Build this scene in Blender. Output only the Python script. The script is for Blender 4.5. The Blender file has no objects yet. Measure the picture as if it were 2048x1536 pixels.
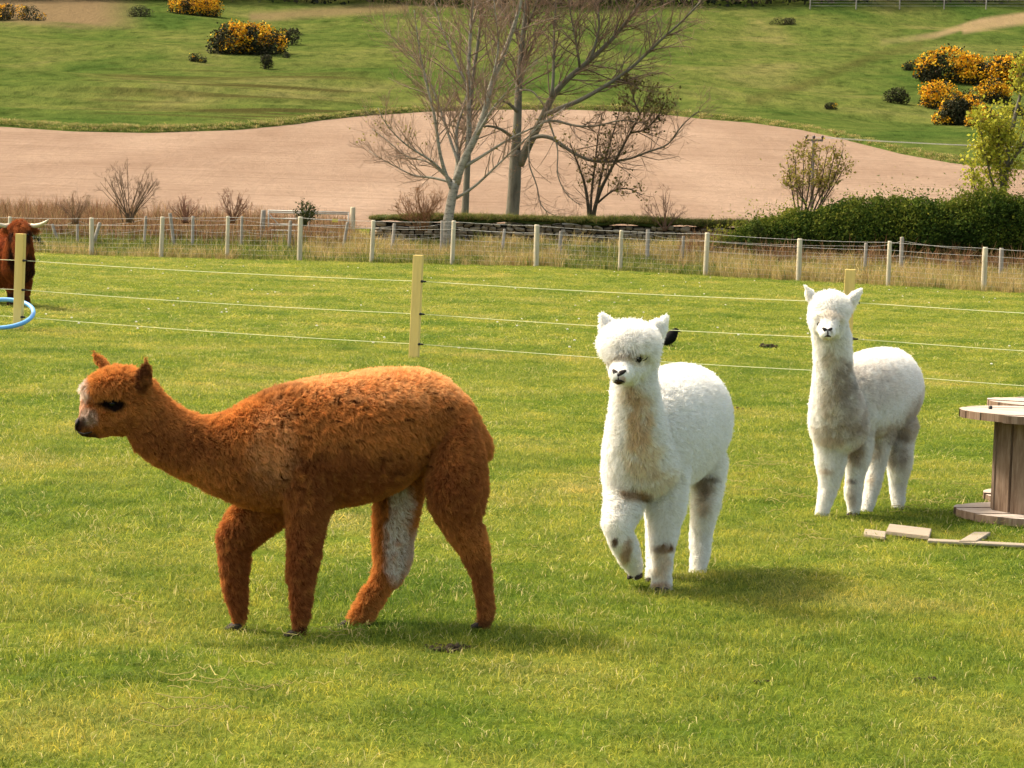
import bpy, math, random
import numpy as np
from mathutils import Vector, Matrix, kdtree

random.seed(7); RNG = np.random.default_rng(11)
SC = bpy.context.scene
COL = SC.collection
RAD = math.radians

# ------------------------------------------------------------------ camera
EYE = 1.55                       # eye height over the pasture, metres
FPX = 5000.0                     # focal length in pixels of a 2048 px wide frame
PITCH = math.atan(328 / FPX); ROLL = RAD(2.0)
cam_d = bpy.data.cameras.new('camera'); cam_d.sensor_width = 36.0
cam_d.lens = FPX / 2048 * 36; cam_d.clip_start = 0.1; cam_d.clip_end = 3000
cam = bpy.data.objects.new('camera', cam_d); COL.objects.link(cam)
_rl = Vector((1, 0, 0)); _ul = Vector((0, math.sin(PITCH), math.cos(PITCH))); _fw = Vector((0, math.cos(PITCH), -math.sin(PITCH)))
_r = _rl * math.cos(ROLL) + _ul * math.sin(ROLL); _u = _ul * math.cos(ROLL) - _rl * math.sin(ROLL)
cam.matrix_world = Matrix(((_r.x, _u.x, -_fw.x, 0), (_r.y, _u.y, -_fw.y, 0), (_r.z, _u.z, -_fw.z, EYE), (0, 0, 0, 1)))
SC.camera = cam

# ------------------------------------------------------------------ sky, sun, exposure
SUN_EL, SUN_AZ = RAD(52), RAD(-62)       # azimuth from +Y (view direction) towards +X: the sun stands to the left, a little behind the animals
W = bpy.data.worlds.new('World'); SC.world = W; W.use_nodes = True
wn = W.node_tree.nodes; wl = W.node_tree.links
sky = wn.new('ShaderNodeTexSky'); sky.sky_type = 'NISHITA'; sky.sun_disc = False
sky.sun_elevation = SUN_EL; sky.sun_rotation = SUN_AZ; sky.air_density = 1.0; sky.dust_density = 4.0; sky.ozone_density = 1.0
wb = wn.new('ShaderNodeMix'); wb.data_type = 'RGBA'; wb.blend_type = 'MULTIPLY'; wb.inputs[0].default_value = 1.0; wb.inputs[7].default_value = (1.0, .885, .69, 1)   # the photograph's warm white balance
wl.new(sky.outputs[0], wb.inputs[6]); wl.new(wb.outputs[2], wn['Background'].inputs[0]); wn['Background'].inputs[1].default_value = 0.15
sun_d = bpy.data.lights.new('sun', 'SUN'); sun_d.energy = 2.0; sun_d.angle = RAD(8); sun_d.color = (1.0, 0.92, 0.78)
sun = bpy.data.objects.new('sun', sun_d); COL.objects.link(sun)
_sd = Vector((math.sin(SUN_AZ) * math.cos(SUN_EL), math.cos(SUN_AZ) * math.cos(SUN_EL), math.sin(SUN_EL)))
sun.rotation_euler = _sd.to_track_quat('Z', 'Y').to_euler(); sun.location = (-20, 20, 40)
vs = SC.view_settings; vs.view_transform = 'Standard'; vs.look = 'None'; vs.gamma = 1.0; vs.use_curve_mapping = False; vs.exposure = 1.66
SC.render.engine = 'CYCLES'
SC.cycles.max_bounces = 8; SC.cycles.transparent_max_bounces = 8; SC.cycles.diffuse_bounces = 4; SC.cycles.caustics_reflective = False; SC.cycles.caustics_refractive = False
SC.cycles_curves.shape = 'RIBBONS'; SC.cycles_curves.subdivisions = 2
SC.cycles.use_denoising = True

# ------------------------------------------------------------------ helpers: placing
def ray(px, py):
    u = px - 1024; w = py - 768; c, s = math.cos(ROLL), math.sin(ROLL)
    U = u * c + w * s; V = u * s - w * c
    return np.array((U, FPX * math.cos(PITCH) + V * math.sin(PITCH), -FPX * math.sin(PITCH) + V * math.cos(PITCH)))
def at(px, py, d):
    r = ray(px, py); return np.array((0, 0, EYE)) + r * (d / r[1])
def sstep(a, b, x):
    t = np.clip((np.asarray(x, float) - a) / (b - a), 0, 1); return t * t * (3 - 2 * t)
def _hash(i, seed):
    h = (i[..., 0] * 374761393 + i[..., 1] * 668265263 + i[..., 2] * 2147483647 + seed * 1274126177) & 0xffffffff
    h = ((h ^ (h >> 13)) * 1274126177) & 0xffffffff
    return ((h ^ (h >> 16)) & 0xffff) / 65535.0
def vnoise(p, scale=1.0, seed=0):
    p = np.asarray(p, float) * scale; i = np.floor(p).astype(np.int64); f = p - i; f = f * f * (3 - 2 * f)
    r = 0
    for dx in (0, 1):
        for dy in (0, 1):
            for dz in (0, 1):
                w = (f[..., 0] if dx else 1 - f[..., 0]) * (f[..., 1] if dy else 1 - f[..., 1]) * (f[..., 2] if dz else 1 - f[..., 2])
                r = r + w * _hash(i + np.array((dx, dy, dz)), seed)
    return r
def fbm(p, scale=1.0, seed=0, oct=3):
    a, r, t = 1.0, 0, 0
    for k in range(oct):
        r = r + a * vnoise(p, scale * 2 ** k, seed + k); t += a; a *= .5
    return r / t
def p3(x, y, z=0.0):
    x = np.asarray(x, float); return np.stack([x, np.broadcast_to(y, x.shape), np.broadcast_to(z, x.shape)], -1).astype(float)

# ------------------------------------------------------------------ helpers: meshes, objects
def norm(v):
    v = np.asarray(v, float); return v / np.maximum(np.linalg.norm(v, axis=-1, keepdims=True), 1e-9)
class MB:
    """collects vertices and faces (and one colour per vertex) and links them as ONE mesh object"""
    def __init__(s): s.v = []; s.f = []; s.c = []; s.n = 0
    def add(s, v, f, c=None):
        v = np.asarray(v, float).reshape(-1, 3); s.v.append(v)
        for a in (f if isinstance(f, list) else [f]): s.f.append(np.asarray(a, int) + s.n)
        s.c.append(np.broadcast_to(np.asarray(c if c is not None else (1, 1, 1), float), (len(v), 3))); s.n += len(v); return s
    def mesh(s, name, m=None, smooth=True):
        me = bpy.data.meshes.new(name); V = np.concatenate(s.v)
        fl = [a for a in s.f if len(a)]
        idx = np.concatenate([a.ravel() for a in fl]); tot = np.concatenate([np.full(len(a), a.shape[1]) for a in fl])
        me.vertices.add(len(V)); me.vertices.foreach_set('co', V.ravel())
        me.loops.add(len(idx)); me.loops.foreach_set('vertex_index', idx.astype(np.int32))
        me.polygons.add(len(tot)); st = np.concatenate([[0], np.cumsum(tot)[:-1]])
        me.polygons.foreach_set('loop_start', st.astype(np.int32))
        me.polygons.foreach_set('use_smooth', np.full(len(tot), smooth))
        C = np.concatenate(s.c); a = me.attributes.new('col', 'FLOAT_COLOR', 'POINT')
        a.data.foreach_set('color', np.concatenate([C, np.ones((len(C), 1))], 1).ravel())
        me.update(calc_edges=True); me.validate()
        if m: me.materials.append(m)
        return me
    def build(s, name, m=None, parent=None, smooth=True):
        return link(name, s.mesh(name, m, smooth), parent)
def link(name, data, parent=None):
    o = bpy.data.objects.new(name, data); COL.objects.link(o)
    if parent is not None:
        o.parent = parent
        if parent.parent is None: o.matrix_parent_inverse = Matrix.Translation(-Vector(parent.location))
    return o
def tag(o, label=None, cat=None, group=None, kind=None):
    for k, v in (('label', label), ('category', cat), ('group', group), ('kind', kind)):
        if v: o[k] = v
    return o
def thing(name, loc, label, cat, group=None):
    o = bpy.data.objects.new(name, None); COL.objects.link(o); o.location = [float(x) for x in loc]; o.empty_display_size = .1
    return tag(o, label, cat, group)
def box(c, ax, ay, az):
    c, ax, ay, az = (np.asarray(t, float) for t in (c, ax, ay, az))
    v = np.array([c + sx * ax + sy * ay + sz * az for sz in (-1, 1) for sy in (-1, 1) for sx in (-1, 1)])
    return v, np.array([(0, 2, 3, 1), (4, 5, 7, 6), (0, 1, 5, 4), (2, 6, 7, 3), (0, 4, 6, 2), (1, 3, 7, 5)])
def frames(P):
    P = np.asarray(P, float); T = norm(np.gradient(P, axis=0)); n = len(P)
    a = np.array((0, 0, 1.0)) if abs(T[0][2]) < .9 else np.array((1.0, 0, 0))
    A = np.zeros_like(P); x = norm(np.cross(T[0], a)); A[0] = x
    for i in range(1, n):
        x = x - T[i] * (x @ T[i]); l = math.sqrt(x @ x); x = x / l if l > 1e-6 else A[i - 1]; A[i] = x
    return T, A, np.cross(T, A)
def tube(P, R, n=6, cap=True):
    P = np.asarray(P, float); R = np.broadcast_to(np.asarray(R, float), (len(P),)); T, A, B = frames(P); k = len(P)
    t = np.linspace(0, 2 * math.pi, n, endpoint=False)
    v = (P[:, None] + R[:, None, None] * (np.cos(t)[None, :, None] * A[:, None] + np.sin(t)[None, :, None] * B[:, None])).reshape(-1, 3)
    i = np.arange(k - 1)[:, None] * n + np.arange(n)[None]; j = np.arange(k - 1)[:, None] * n + (np.arange(n)[None] + 1) % n
    f = np.stack([i, j, j + n, i + n], -1).reshape(-1, 4)
    fs = [f]
    if cap and n > 2: fs += [np.arange(n)[::-1][None], (np.arange(n) + (k - 1) * n)[None]]
    return v, fs
def loft(S, n=20, caps=True):
    """S: list of (centre, half-axis A, half-axis B); rounded ends"""
    S = [tuple(np.asarray(q, float) for q in s) for s in S]
    if caps:
        (c0, a0, b0), (c1, a1, b1) = S[0], S[1]; (ce, ae, be), (cf, af, bf) = S[-1], S[-2]
        d0 = norm(c0 - c1) * min(np.linalg.norm(a0), np.linalg.norm(b0)); d1 = norm(ce - cf) * min(np.linalg.norm(ae), np.linalg.norm(be))
        S = [(c0 + d0 * .8, a0 * .35, b0 * .35), (c0 + d0 * .45, a0 * .75, b0 * .75)] + S + [(ce + d1 * .45, ae * .75, be * .75), (ce + d1 * .8, ae * .35, be * .35)]
    t = np.linspace(0, 2 * math.pi, n, endpoint=False)
    v = np.concatenate([c + np.cos(t)[:, None] * a + np.sin(t)[:, None] * b for c, a, b in S]); k = len(S)
    i = np.arange(k - 1)[:, None] * n + np.arange(n)[None]; j = np.arange(k - 1)[:, None] * n + (np.arange(n)[None] + 1) % n
    f = np.stack([i, j, j + n, i + n], -1).reshape(-1, 4)
    return v, [f, np.arange(n)[::-1][None], (np.arange(n) + (k - 1) * n)[None]]
def ball(c, ax, ay, az, n=12, m=8):
    th = np.linspace(0, math.pi, m + 1)[1:-1]; t = np.linspace(0, 2 * math.pi, n, endpoint=False)
    c, ax, ay, az = (np.asarray(q, float) for q in (c, ax, ay, az))
    v = [c + az]
    v += [c + az * math.cos(h) + math.sin(h) * (ax * math.cos(q) + ay * math.sin(q)) for h in th for q in t] + [c - az]
    f = []; k = len(th)
    f3 = [(0, 1 + q, 1 + (q + 1) % n) for q in range(n)] + [(1 + k * n, 1 + (k - 1) * n + (q + 1) % n, 1 + (k - 1) * n + q) for q in range(n)]
    for r in range(k - 1): f += [(1 + r * n + q, 1 + (r + 1) * n + q, 1 + (r + 1) * n + (q + 1) % n, 1 + r * n + (q + 1) % n) for q in range(n)]
    return np.array(v), [np.array(f), np.array(f3)]
def leaves(mb, P, size, cols, up=0.3, aspect=.6, rng=RNG):
    """leaf-sized faces at P: two triangles folded along the midrib"""
    n = len(P)
    if not n: return
    N = norm(rng.normal(size=(n, 3)) + np.array((0, 0, up))); X = norm(np.cross(N, rng.normal(size=(n, 3)))); Y = np.cross(N, X)
    s = (np.broadcast_to(size, (n,)) * rng.uniform(.6, 1.3, n))[:, None]
    v = np.stack([P - X * s * .5, P + Y * s * aspect * .5 + N * s * .08, P + X * s * .5, P - Y * s * aspect * .5 + N * s * .08], 1).reshape(-1, 3)
    i = np.arange(n)[:, None] * 4
    mb.add(v, np.concatenate([i + np.array((0, 1, 2)), i + np.array((0, 2, 3))]), np.repeat(np.broadcast_to(cols, (n, 3)), 4, 0))

# ------------------------------------------------------------------ helpers: materials
def newmat(name):
    m = bpy.data.materials.new(name); m.use_nodes = True; nt = m.node_tree; nt.nodes.clear()
    out = nt.nodes.new('ShaderNodeOutputMaterial'); return m, nt, out
def nd(nt, t, **kw):
    n = nt.nodes.new(t)
    for k, v in kw.items():
        if k in n.inputs: n.inputs[k].default_value = v
        else: setattr(n, k, v)
    return n
def rampn(nt, fac, stops):
    r = nt.nodes.new('ShaderNodeValToRGB'); e = r.color_ramp.elements
    while len(e) < len(stops): e.new(.5)
    for q, (p, c) in zip(e, stops): q.position = p; q.color = (*c, 1) if len(c) == 3 else c
    nt.links.new(fac, r.inputs[0]); return r.outputs[0]
def noisen(nt, vec, scale, detail=4, rough=.6, dist=0.0):
    n = nd(nt, 'ShaderNodeTexNoise', Scale=scale, Detail=detail, Roughness=rough, Distortion=dist); nt.links.new(vec, n.inputs['Vector']); return n.outputs[0]
def mixc(nt, fac, a, b, mode='MIX'):
    m = nt.nodes.new('ShaderNodeMix'); m.data_type = 'RGBA'; m.blend_type = mode; m.clamp_factor = True
    for s, v in ((m.inputs[0], fac), (m.inputs[6], a), (m.inputs[7], b)):
        if hasattr(v, 'links'): nt.links.new(v, s)
        elif isinstance(v, (int, float)): s.default_value = v
        else: s.default_value = (*v, 1)
    return m.outputs[2]
def worldpos(nt): return nt.nodes.new('ShaderNodeNewGeometry').outputs['Position']
def objpos(nt): return nt.nodes.new('ShaderNodeTexCoord').outputs['Object']
def stretch(nt, vec, s):
    m = nt.nodes.new('ShaderNodeMapping'); m.inputs['Scale'].default_value = s; nt.links.new(vec, m.inputs[0]); return m.outputs[0]
def finish(nt, out, col, rough=.85, spec=.2, bump=None, transl=0.0, tcol=None):
    p = nd(nt, 'ShaderNodeBsdfPrincipled', Roughness=rough); p.inputs['Specular IOR Level'].default_value = spec
    if hasattr(col, 'links'): nt.links.new(col, p.inputs['Base Color'])
    else: p.inputs['Base Color'].default_value = (*col, 1)
    if bump:
        h, st, di = bump; b = nd(nt, 'ShaderNodeBump', Strength=st, Distance=di); nt.links.new(h, b.inputs['Height']); nt.links.new(b.outputs[0], p.inputs['Normal'])
    if transl:
        t = nt.nodes.new('ShaderNodeBsdfTranslucent')
        c2 = tcol if tcol is not None else col
        if hasattr(c2, 'links'): nt.links.new(c2, t.inputs[0])
        else: t.inputs[0].default_value = (*c2, 1)
        x = nt.nodes.new('ShaderNodeMixShader'); x.inputs[0].default_value = transl
        nt.links.new(p.outputs[0], x.inputs[1]); nt.links.new(t.outputs[0], x.inputs[2]); nt.links.new(x.outputs[0], out.inputs[0])
    else: nt.links.new(p.outputs[0], out.inputs[0])
def mat_var(name, c1, c2, scale=4, rough=.85, spec=.2, bump=0.0, bdist=.01, st=(1, 1, 1), transl=0, c3=None, world=False):
    """two or three colours mixed by noise, with fine relief"""
    m, nt, out = newmat(name); v = stretch(nt, worldpos(nt) if world else objpos(nt), st)
    n = noisen(nt, v, scale, 6, .65); stops = [(.3, c1), (.7, c2)] if c3 is None else [(.28, c1), (.5, c2), (.72, c3)]
    c = rampn(nt, n, stops)
    finish(nt, out, c, rough, spec, (noisen(nt, v, scale * 3, 5, .7), bump, bdist) if bump else None, transl); return m
def mat_attr(name, rough=.9, spec=.1, transl=0.0, var=.25, scale=8):
    """colour comes with the mesh (leaf by leaf, hair by hair), slightly varied"""
    m, nt, out = newmat(name); a = nt.nodes.new('ShaderNodeAttribute'); a.attribute_name = 'col'
    c = a.outputs[0]
    if var: c = mixc(nt, 1.0, c, rampn(nt, noisen(nt, worldpos(nt), scale, 3), [(.25, (1 - var,) * 3), (.75, (1 + var * .5,) * 3)]), 'MULTIPLY')
    finish(nt, out, c, rough, spec, None, transl); return m
# ------------------------------------------------------------------ terrain
def uh(x, y): return np.asarray(x, float) / np.maximum(np.asarray(y, float), 1.0) * FPX        # bearing in frame pixels from the centre
VD = np.array([(74, -36), (80, -18), (90, 2), (120, 60), (160, 125), (200, 182), (240, 222), (300, 292), (360, 362), (430, 440), (480, 492), (520, 512), (620, 500), (900, 380)], float)
BPX = np.array([(0, 255), (150, 265), (300, 268), (480, 262), (600, 250), (720, 235), (850, 226), (1000, 222), (1150, 222), (1300, 228), (1400, 240), (1500, 248), (1600, 262), (1700, 285), (1800, 310), (1900, 328), (2048, 342)], float)
def yh(px): return 440 + (px - 1024) * math.tan(ROLL)
BU = BPX[:, 0] - 1024 + (BPX[:, 1] - 768) * math.sin(ROLL); BV = np.array([yh(a) - b for a, b in BPX])
BD = np.interp(BV, VD[:12, 1], VD[:12, 0])                                                       # how far off the field ends, by bearing
def bound(u): return np.interp(u, BU, BD)
def fence_d(u): return 65.5 - 5.0 * np.clip(u, -1800, 1800) / 900.0                           # the boundary fence runs nearer on the right
def fence_z(u): return np.interp(u, [-841, 49, 944], [.14, .36, .22])
def gz(x, y):
    """ground height everywhere"""
    x = np.asarray(x, float); y = np.asarray(y, float); u = uh(x, y); fd = fence_d(u); fz = fence_z(u)
    near = fz * np.clip((y - 26) / (fd - 26), 0, 1) ** 1.4
    for hx, hy, hr, hz in ((-.95, 9.30, .34, .048), (.63, 10.58, .22, .026)): near = near - hz * np.exp(-((x - hx) ** 2 + (y - hy) ** 2) / (2 * hr * hr))   # shallow hollows in the turf
    bump = (fbm(p3(x, y), .35, 3, 3) - .5) * .05 * np.clip(1.6 - y / 60, .2, 1) * sstep(2, 8, y)
    verge = fz + (.80 - fz) * sstep(0, 6, y - fd)
    z = np.where(y < fd, near + bump, verge + bump)
    zf = EYE + y * np.interp(y, VD[:, 0], VD[:, 1]) / FPX
    b = bound(u); rel = (fbm(p3(x, y), 1 / 34, 5, 3) - .5) * 3.2 * sstep(0, 70, y - b)
    ter = (vnoise(p3(x * .05, y * .42, 1), 1.0, 9) - .5) * .55 * sstep(4, 20, y - b) * sstep(90, 40, y - b) * sstep(300, -300, u)
    lip = .35 * sstep(0, 1.5, y - b)
    t = sstep(fd + 5, fd + 13, y)
    return np.where(y < fd + 5, z, z * (1 - t) + (zf + rel + ter + lip) * t)
_DS = np.geomspace(5, 600, 5000)
def hit(px, py):
    """where the line of sight through a point of the photograph meets the ground"""
    r = ray(px, py); P = np.array((0, 0, EYE)) + r[None] * (_DS / r[1])[:, None]
    k = np.argmax(P[:, 2] < gz(P[:, 0], P[:, 1])); return P[k]
def onground(px, d):
    p = at(px, 600, d)
    for _ in range(3):
        q = np.array((p[0], p[1], float(gz(p[0], p[1])))); 
        # keep the bearing of px at the foot's own height
        ys = 440; v = (q[2] - EYE) / d * FPX; py = yh(px) - v; p = at(px, py, d)
    return np.array((p[0], p[1], float(gz(p[0], p[1]))))

def gridmesh(X, Y, Z):
    r, c = X.shape; v = np.stack([X, Y, Z], -1).reshape(-1, 3); i = (np.arange(r - 1)[:, None] * c + np.arange(c - 1)[None])
    return v, np.stack([i, i + 1, i + c + 1, i + c], -1).reshape(-1, 4)

# pasture colours shared by the turf under the grass and by the blades
def pasture_colour(nt, vec):
    big = noisen(nt, vec, .55, 4, .6, .4); mid = noisen(nt, vec, 2.3, 4, .6)
    c = rampn(nt, big, [(.28, (.112, .180, .024)), (.42, (.182, .236, .034)), (.56, (.262, .286, .050)), (.70, (.36, .325, .095))])
    c2 = rampn(nt, mid, [(.28, (.58, .68, .55)), (.5, (1, 1, 1)), (.72, (1.25, 1.12, 1.0))])
    return mixc(nt, 1.0, c, c2, 'MULTIPLY')
m_turf, nt, out = newmat('turf'); v = worldpos(nt); c = pasture_colour(nt, v)
c = mixc(nt, 1.0, c, (.46, .50, .44), 'MULTIPLY')
g = noisen(nt, stretch(nt, v, (1, .35, 1)), 38, 5, .75)
c = mixc(nt, 1.0, c, rampn(nt, g, [(.30, (.42, .46, .40)), (.52, (.92, .95, .9)), (.70, (1.3, 1.22, 1.1))]), 'MULTIPLY')
finish(nt, out, c, .95, .0, (g, .6, .03))
m_blade, nt, out = newmat('grass_blade'); v = worldpos(nt); c = pasture_colour(nt, v)
a = nt.nodes.new('ShaderNodeAttribute'); a.attribute_name = 'col'; sp = nt.nodes.new('ShaderNodeSeparateColor'); nt.links.new(a.outputs[0], sp.inputs[0])
oi = nt.nodes.new('ShaderNodeObjectInfo')
c = mixc(nt, 1.0, c, rampn(nt, sp.outputs[0], [(0, (.38, .55, .35)), (.5, (1, 1, 1)), (1, (1.75, 1.5, 1.2))]), 'MULTIPLY')
c = mixc(nt, 1.0, c, rampn(nt, oi.outputs['Random'], [(0, (.72, .82, .75)), (1, (1.22, 1.12, 1.0))]), 'MULTIPLY')
c = mixc(nt, sp.outputs[2], c, (.56, .48, .20))
finish(nt, out, c, .65, .12, None, .42, c)
m_dry = mat_attr('dry_grass_blade', .8, .1, .3, .2, 3)

xs = np.concatenate([np.linspace(-70, -14, 40)[:-1], np.linspace(-14, 14, 150), np.linspace(14, 70, 40)[1:]])
ys = np.concatenate([np.linspace(-25, 5, 16)[:-1], np.linspace(5, 34, 170), np.linspace(34, 86, 110)[1:]])
X, Y = np.meshgrid(xs, ys); mb = MB(); mb.add(*gridmesh(X, Y, gz(X, Y)))
tag(mb.build('pasture', m_turf), kind='structure')

# ploughed field, then the grass hill behind it
us = np.concatenate([np.linspace(-3600, -1150, 40)[:-1], np.linspace(-1150, 1150, 300), np.linspace(1150, 3600, 40)[1:]])
t = np.linspace(0, 1, 120)[:, None]; D = 78 + (bound(us)[None] - 78) * t ** 1.3; X = us[None] * D / FPX
m_soil, nt, out = newmat('ploughed_soil'); v = worldpos(nt)
big = noisen(nt, stretch(nt, v, (.6, .12, 1)), .22, 4, .6)
c = rampn(nt, big, [(.3, (.200, .136, .095)), (.5, (.238, .167, .119)), (.7, (.275, .198, .143))])
rows = noisen(nt, stretch(nt, v, (.05, 1.0, 1)), 1.5, 3, .6); fine = noisen(nt, stretch(nt, v, (1.2, .5, 1)), 2.0, 6, .75)
c = mixc(nt, 1.0, c, rampn(nt, rows, [(.36, (.84, .82, .80)), (.48, (1, 1, 1)), (.7, (1.05, 1.05, 1.05))]), 'MULTIPLY')
c = mixc(nt, 1.0, c, rampn(nt, fine, [(.3, (.84, .84, .84)), (.7, (1.12, 1.12, 1.12))]), 'MULTIPLY')
finish(nt, out, c, 1.0, .0, (fine, 1.0, .2))
mb = MB(); mb.add(*gridmesh(X, D, gz(X, D) + .02)); tag(mb.build('ploughed_field', m_soil), kind='structure')

t = np.linspace(0, 1, 330)[:, None]; D = bound(us)[None] + (800 - bound(us)[None]) * t ** 1.5; X = us[None] * D / FPX; Z = gz(X, D)
# colour patches on the hillside: bare earth path, rough brown grass, dark groove and terrace streaks
PXm = 1024 + X / D * FPX; PYm = yh(PXm) - (Z - EYE) / D * FPX; PXm = PXm + 10
def streak(pts, w):
    pts = np.array(pts, float); yy = np.interp(PXm, pts[:, 0], pts[:, 1]); ins = (PXm > pts[0, 0]) & (PXm < pts[-1, 0])
    return np.clip(1.3 - np.abs(PYm - yy) / w, 0, 1) * ins
nz = fbm(np.stack([X, D, Z], -1), .12, 21, 3)
path = np.clip(streak([(1740, 88), (1850, 74), (1940, 46), (2060, 30)], 7) * np.clip((PXm - 1740) / 180, .2, 1) + streak([(1900, 62), (2060, 38)], 10), 0, 1) * (.6 + .6 * nz)
rough = np.maximum(sstep(66, 40, PYm + (nz - .5) * 40) * sstep(300, 170, PXm), streak([(490, 38), (600, 30), (800, 18)], 11) * .7)
groove = streak([(1480, 205), (1600, 170), (1720, 118), (1830, 92)], 11) * .5 * (.3 + nz)
terr = sstep(120, 170, PYm) * sstep(780, 640, PXm) * sstep(120, 260, PXm) * sstep(250, 232, PYm)
cc = np.stack([np.clip(path + 0, 0, 1), np.clip(rough, 0, 1), np.clip(groove + terr * np.clip((vnoise(np.stack([X * .05, D * .45, Z], -1), 1, 4) - .42) * 3.0, 0, .95), 0, 1)], -1).reshape(-1, 3)
m_hill, nt, out = newmat('hill_grass'); v = worldpos(nt)
a = nt.nodes.new('ShaderNodeAttribute'); a.attribute_name = 'col'; sp = nt.nodes.new('ShaderNodeSeparateColor'); nt.links.new(a.outputs[0], sp.inputs[0])
big = noisen(nt, stretch(nt, v, (1, .6, 1)), .045, 4, .62, .6)
c = rampn(nt, big, [(.34, (.038, .064, .013)), (.45, (.056, .078, .017)), (.56, (.078, .092, .023)), (.68, (.108, .106, .035))])
mid = noisen(nt, stretch(nt, v, (1, .45, 1)), .5, 6, .72)
c = mixc(nt, 1.0, c, rampn(nt, mid, [(.3, (.45, .50, .46)), (.5, (1, 1, 1)), (.72, (1.4, 1.3, 1.2))]), 'MULTIPLY')
c = mixc(nt, sp.outputs[2], c, (.042, .038, .012))
c = mixc(nt, sp.outputs[1], c, (.135, .096, .05))
c = mixc(nt, sp.outputs[0], c, (.22, .155, .085))
finish(nt, out, c, 1.0, .0, (mid, 1.0, .6))
mb = MB(); mb.add(*gridmesh(X, D, Z), cc); tag(mb.build('hill', m_hill), kind='structure')

# ------------------------------------------------------------------ grass: tufts spread by geometry nodes
def tuft_mesh(name, nbl, rad, h0, h1, w, m, rng, straw=.06, cols=None, lean=.6):
    mb = MB()
    for _ in range(nbl):
        a = rng.uniform(0, 2 * math.pi); r = rad * math.sqrt(rng.uniform()); b = np.array((r * math.cos(a), r * math.sin(a), -.01))
        h = rng.uniform(h0, h1); d = np.array((rng.normal() * lean, rng.normal() * lean, 0)); s = norm(np.array((rng.normal(), rng.normal(), 0)))
        ww = w * rng.uniform(.6, 1.2); m1 = b + d * h * .3 + np.array((0, 0, h * .6)); tip = b + d * h + np.array((0, 0, h * max(.45, 1 - .25 * np.linalg.norm(d))))
        if cols is None: c = (rng.uniform(), 0, 1.0 if rng.uniform() < straw else 0.0)
        else: c = np.array(cols[rng.integers(len(cols))]) * rng.uniform(.7, 1.3)
        mb.add(np.array([b - s * ww, b + s * ww, m1 + s * ww * .8, m1 - s * ww * .8, tip]), [np.array([(0, 1, 2, 3)]), np.array([(3, 2, 4)])], c)
    return mb.mesh(name, m)
def scatter(name, P, rot, scl, idx, protos):
    col = bpy.data.collections.new(name + '_tufts')
    for k, me in enumerate(protos): o = bpy.data.objects.new('%s_tuft_%02d' % (name, k), me); col.objects.link(o)
    me = bpy.data.meshes.new(name); me.vertices.add(len(P)); me.vertices.foreach_set('co', np.asarray(P, float).ravel())
    a = me.attributes.new('rot', 'FLOAT_VECTOR', 'POINT'); a.data.foreach_set('vector', np.asarray(rot, float).ravel())
    a = me.attributes.new('scl', 'FLOAT_VECTOR', 'POINT'); a.data.foreach_set('vector', np.asarray(scl, float).ravel())
    a = me.attributes.new('pick', 'INT', 'POINT'); a.data.foreach_set('value', np.asarray(idx, np.int32))
    o = link(name, me); g = bpy.data.node_groups.new(name, 'GeometryNodeTree')
    g.interface.new_socket('Geometry', in_out='INPUT', socket_type='NodeSocketGeometry'); g.interface.new_socket('Geometry', in_out='OUTPUT', socket_type='NodeSocketGeometry')
    gi = g.nodes.new('NodeGroupInput'); go = g.nodes.new('NodeGroupOutput'); ip = g.nodes.new('GeometryNodeInstanceOnPoints'); ci = g.nodes.new('GeometryNodeCollectionInfo')
    ci.inputs[0].default_value = col; ci.inputs['Separate Children'].default_value = True; ci.inputs['Reset Children'].default_value = True
    def na(n, t): x = g.nodes.new('GeometryNodeInputNamedAttribute'); x.data_type = t; x.inputs[0].default_value = n; return x.outputs[0]
    L = g.links; L.new(gi.outputs[0], ip.inputs['Points']); L.new(ci.outputs[0], ip.inputs['Instance']); ip.inputs['Pick Instance'].default_value = True
    L.new(na('pick', 'INT'), ip.inputs['Instance Index']); L.new(na('rot', 'FLOAT_VECTOR'), ip.inputs['Rotation']); L.new(na('scl', 'FLOAT_VECTOR'), ip.inputs['Scale'])
    L.new(ip.outputs[0], go.inputs[0]); md = o.modifiers.new('spread', 'NODES'); md.node_group = g
    return tag(o, kind='stuff')
def spread(y0, y1, dens, hw=.27, pad=1.2, rng=RNG):
    n = int(dens * ((hw * (y1 * y1 - y0 * y0)) + 2 * pad * (y1 - y0))); y = np.sqrt(rng.uniform(y0 * y0, y1 * y1, int(n * 1.0))); x = rng.uniform(-1, 1, len(y)) * (hw * y + pad)
    return np.stack([x, y], 1)
rg = np.random.default_rng(5)
protos = [tuft_mesh('grass_tuft', 40, .08, .014, .044, .0016, m_blade, rg, .03, lean=.95) for _ in range(9)] + [tuft_mesh('straw_tuft', 22, .06, .02, .060, .0018, m_blade, rg, .38, lean=1.0) for _ in range(2)]
Q = [spread(5.6, 11, 300), spread(11, 17, 210), spread(17, 30, 105), spread(30, 72, 34)]
S = np.concatenate([np.full(len(q), s) for q, s in zip(Q, (1.0, 1.2, 1.6, 2.6))]); Hh = np.concatenate([np.full(len(q), s) for q, s in zip(Q, (1.0, 1.0, .95, 1.0))]); Q = np.concatenate(Q)
k = Q[:, 1] < fence_d(uh(Q[:, 0], Q[:, 1])) + .4; Q, S, Hh = Q[k], S[k], Hh[k]
n = len(Q); pn = fbm(p3(Q[:, 0], Q[:, 1]), 1.1, 31, 3)
Hh = Hh * (.55 + .9 * pn) * rg.uniform(.75, 1.25, n)
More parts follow.
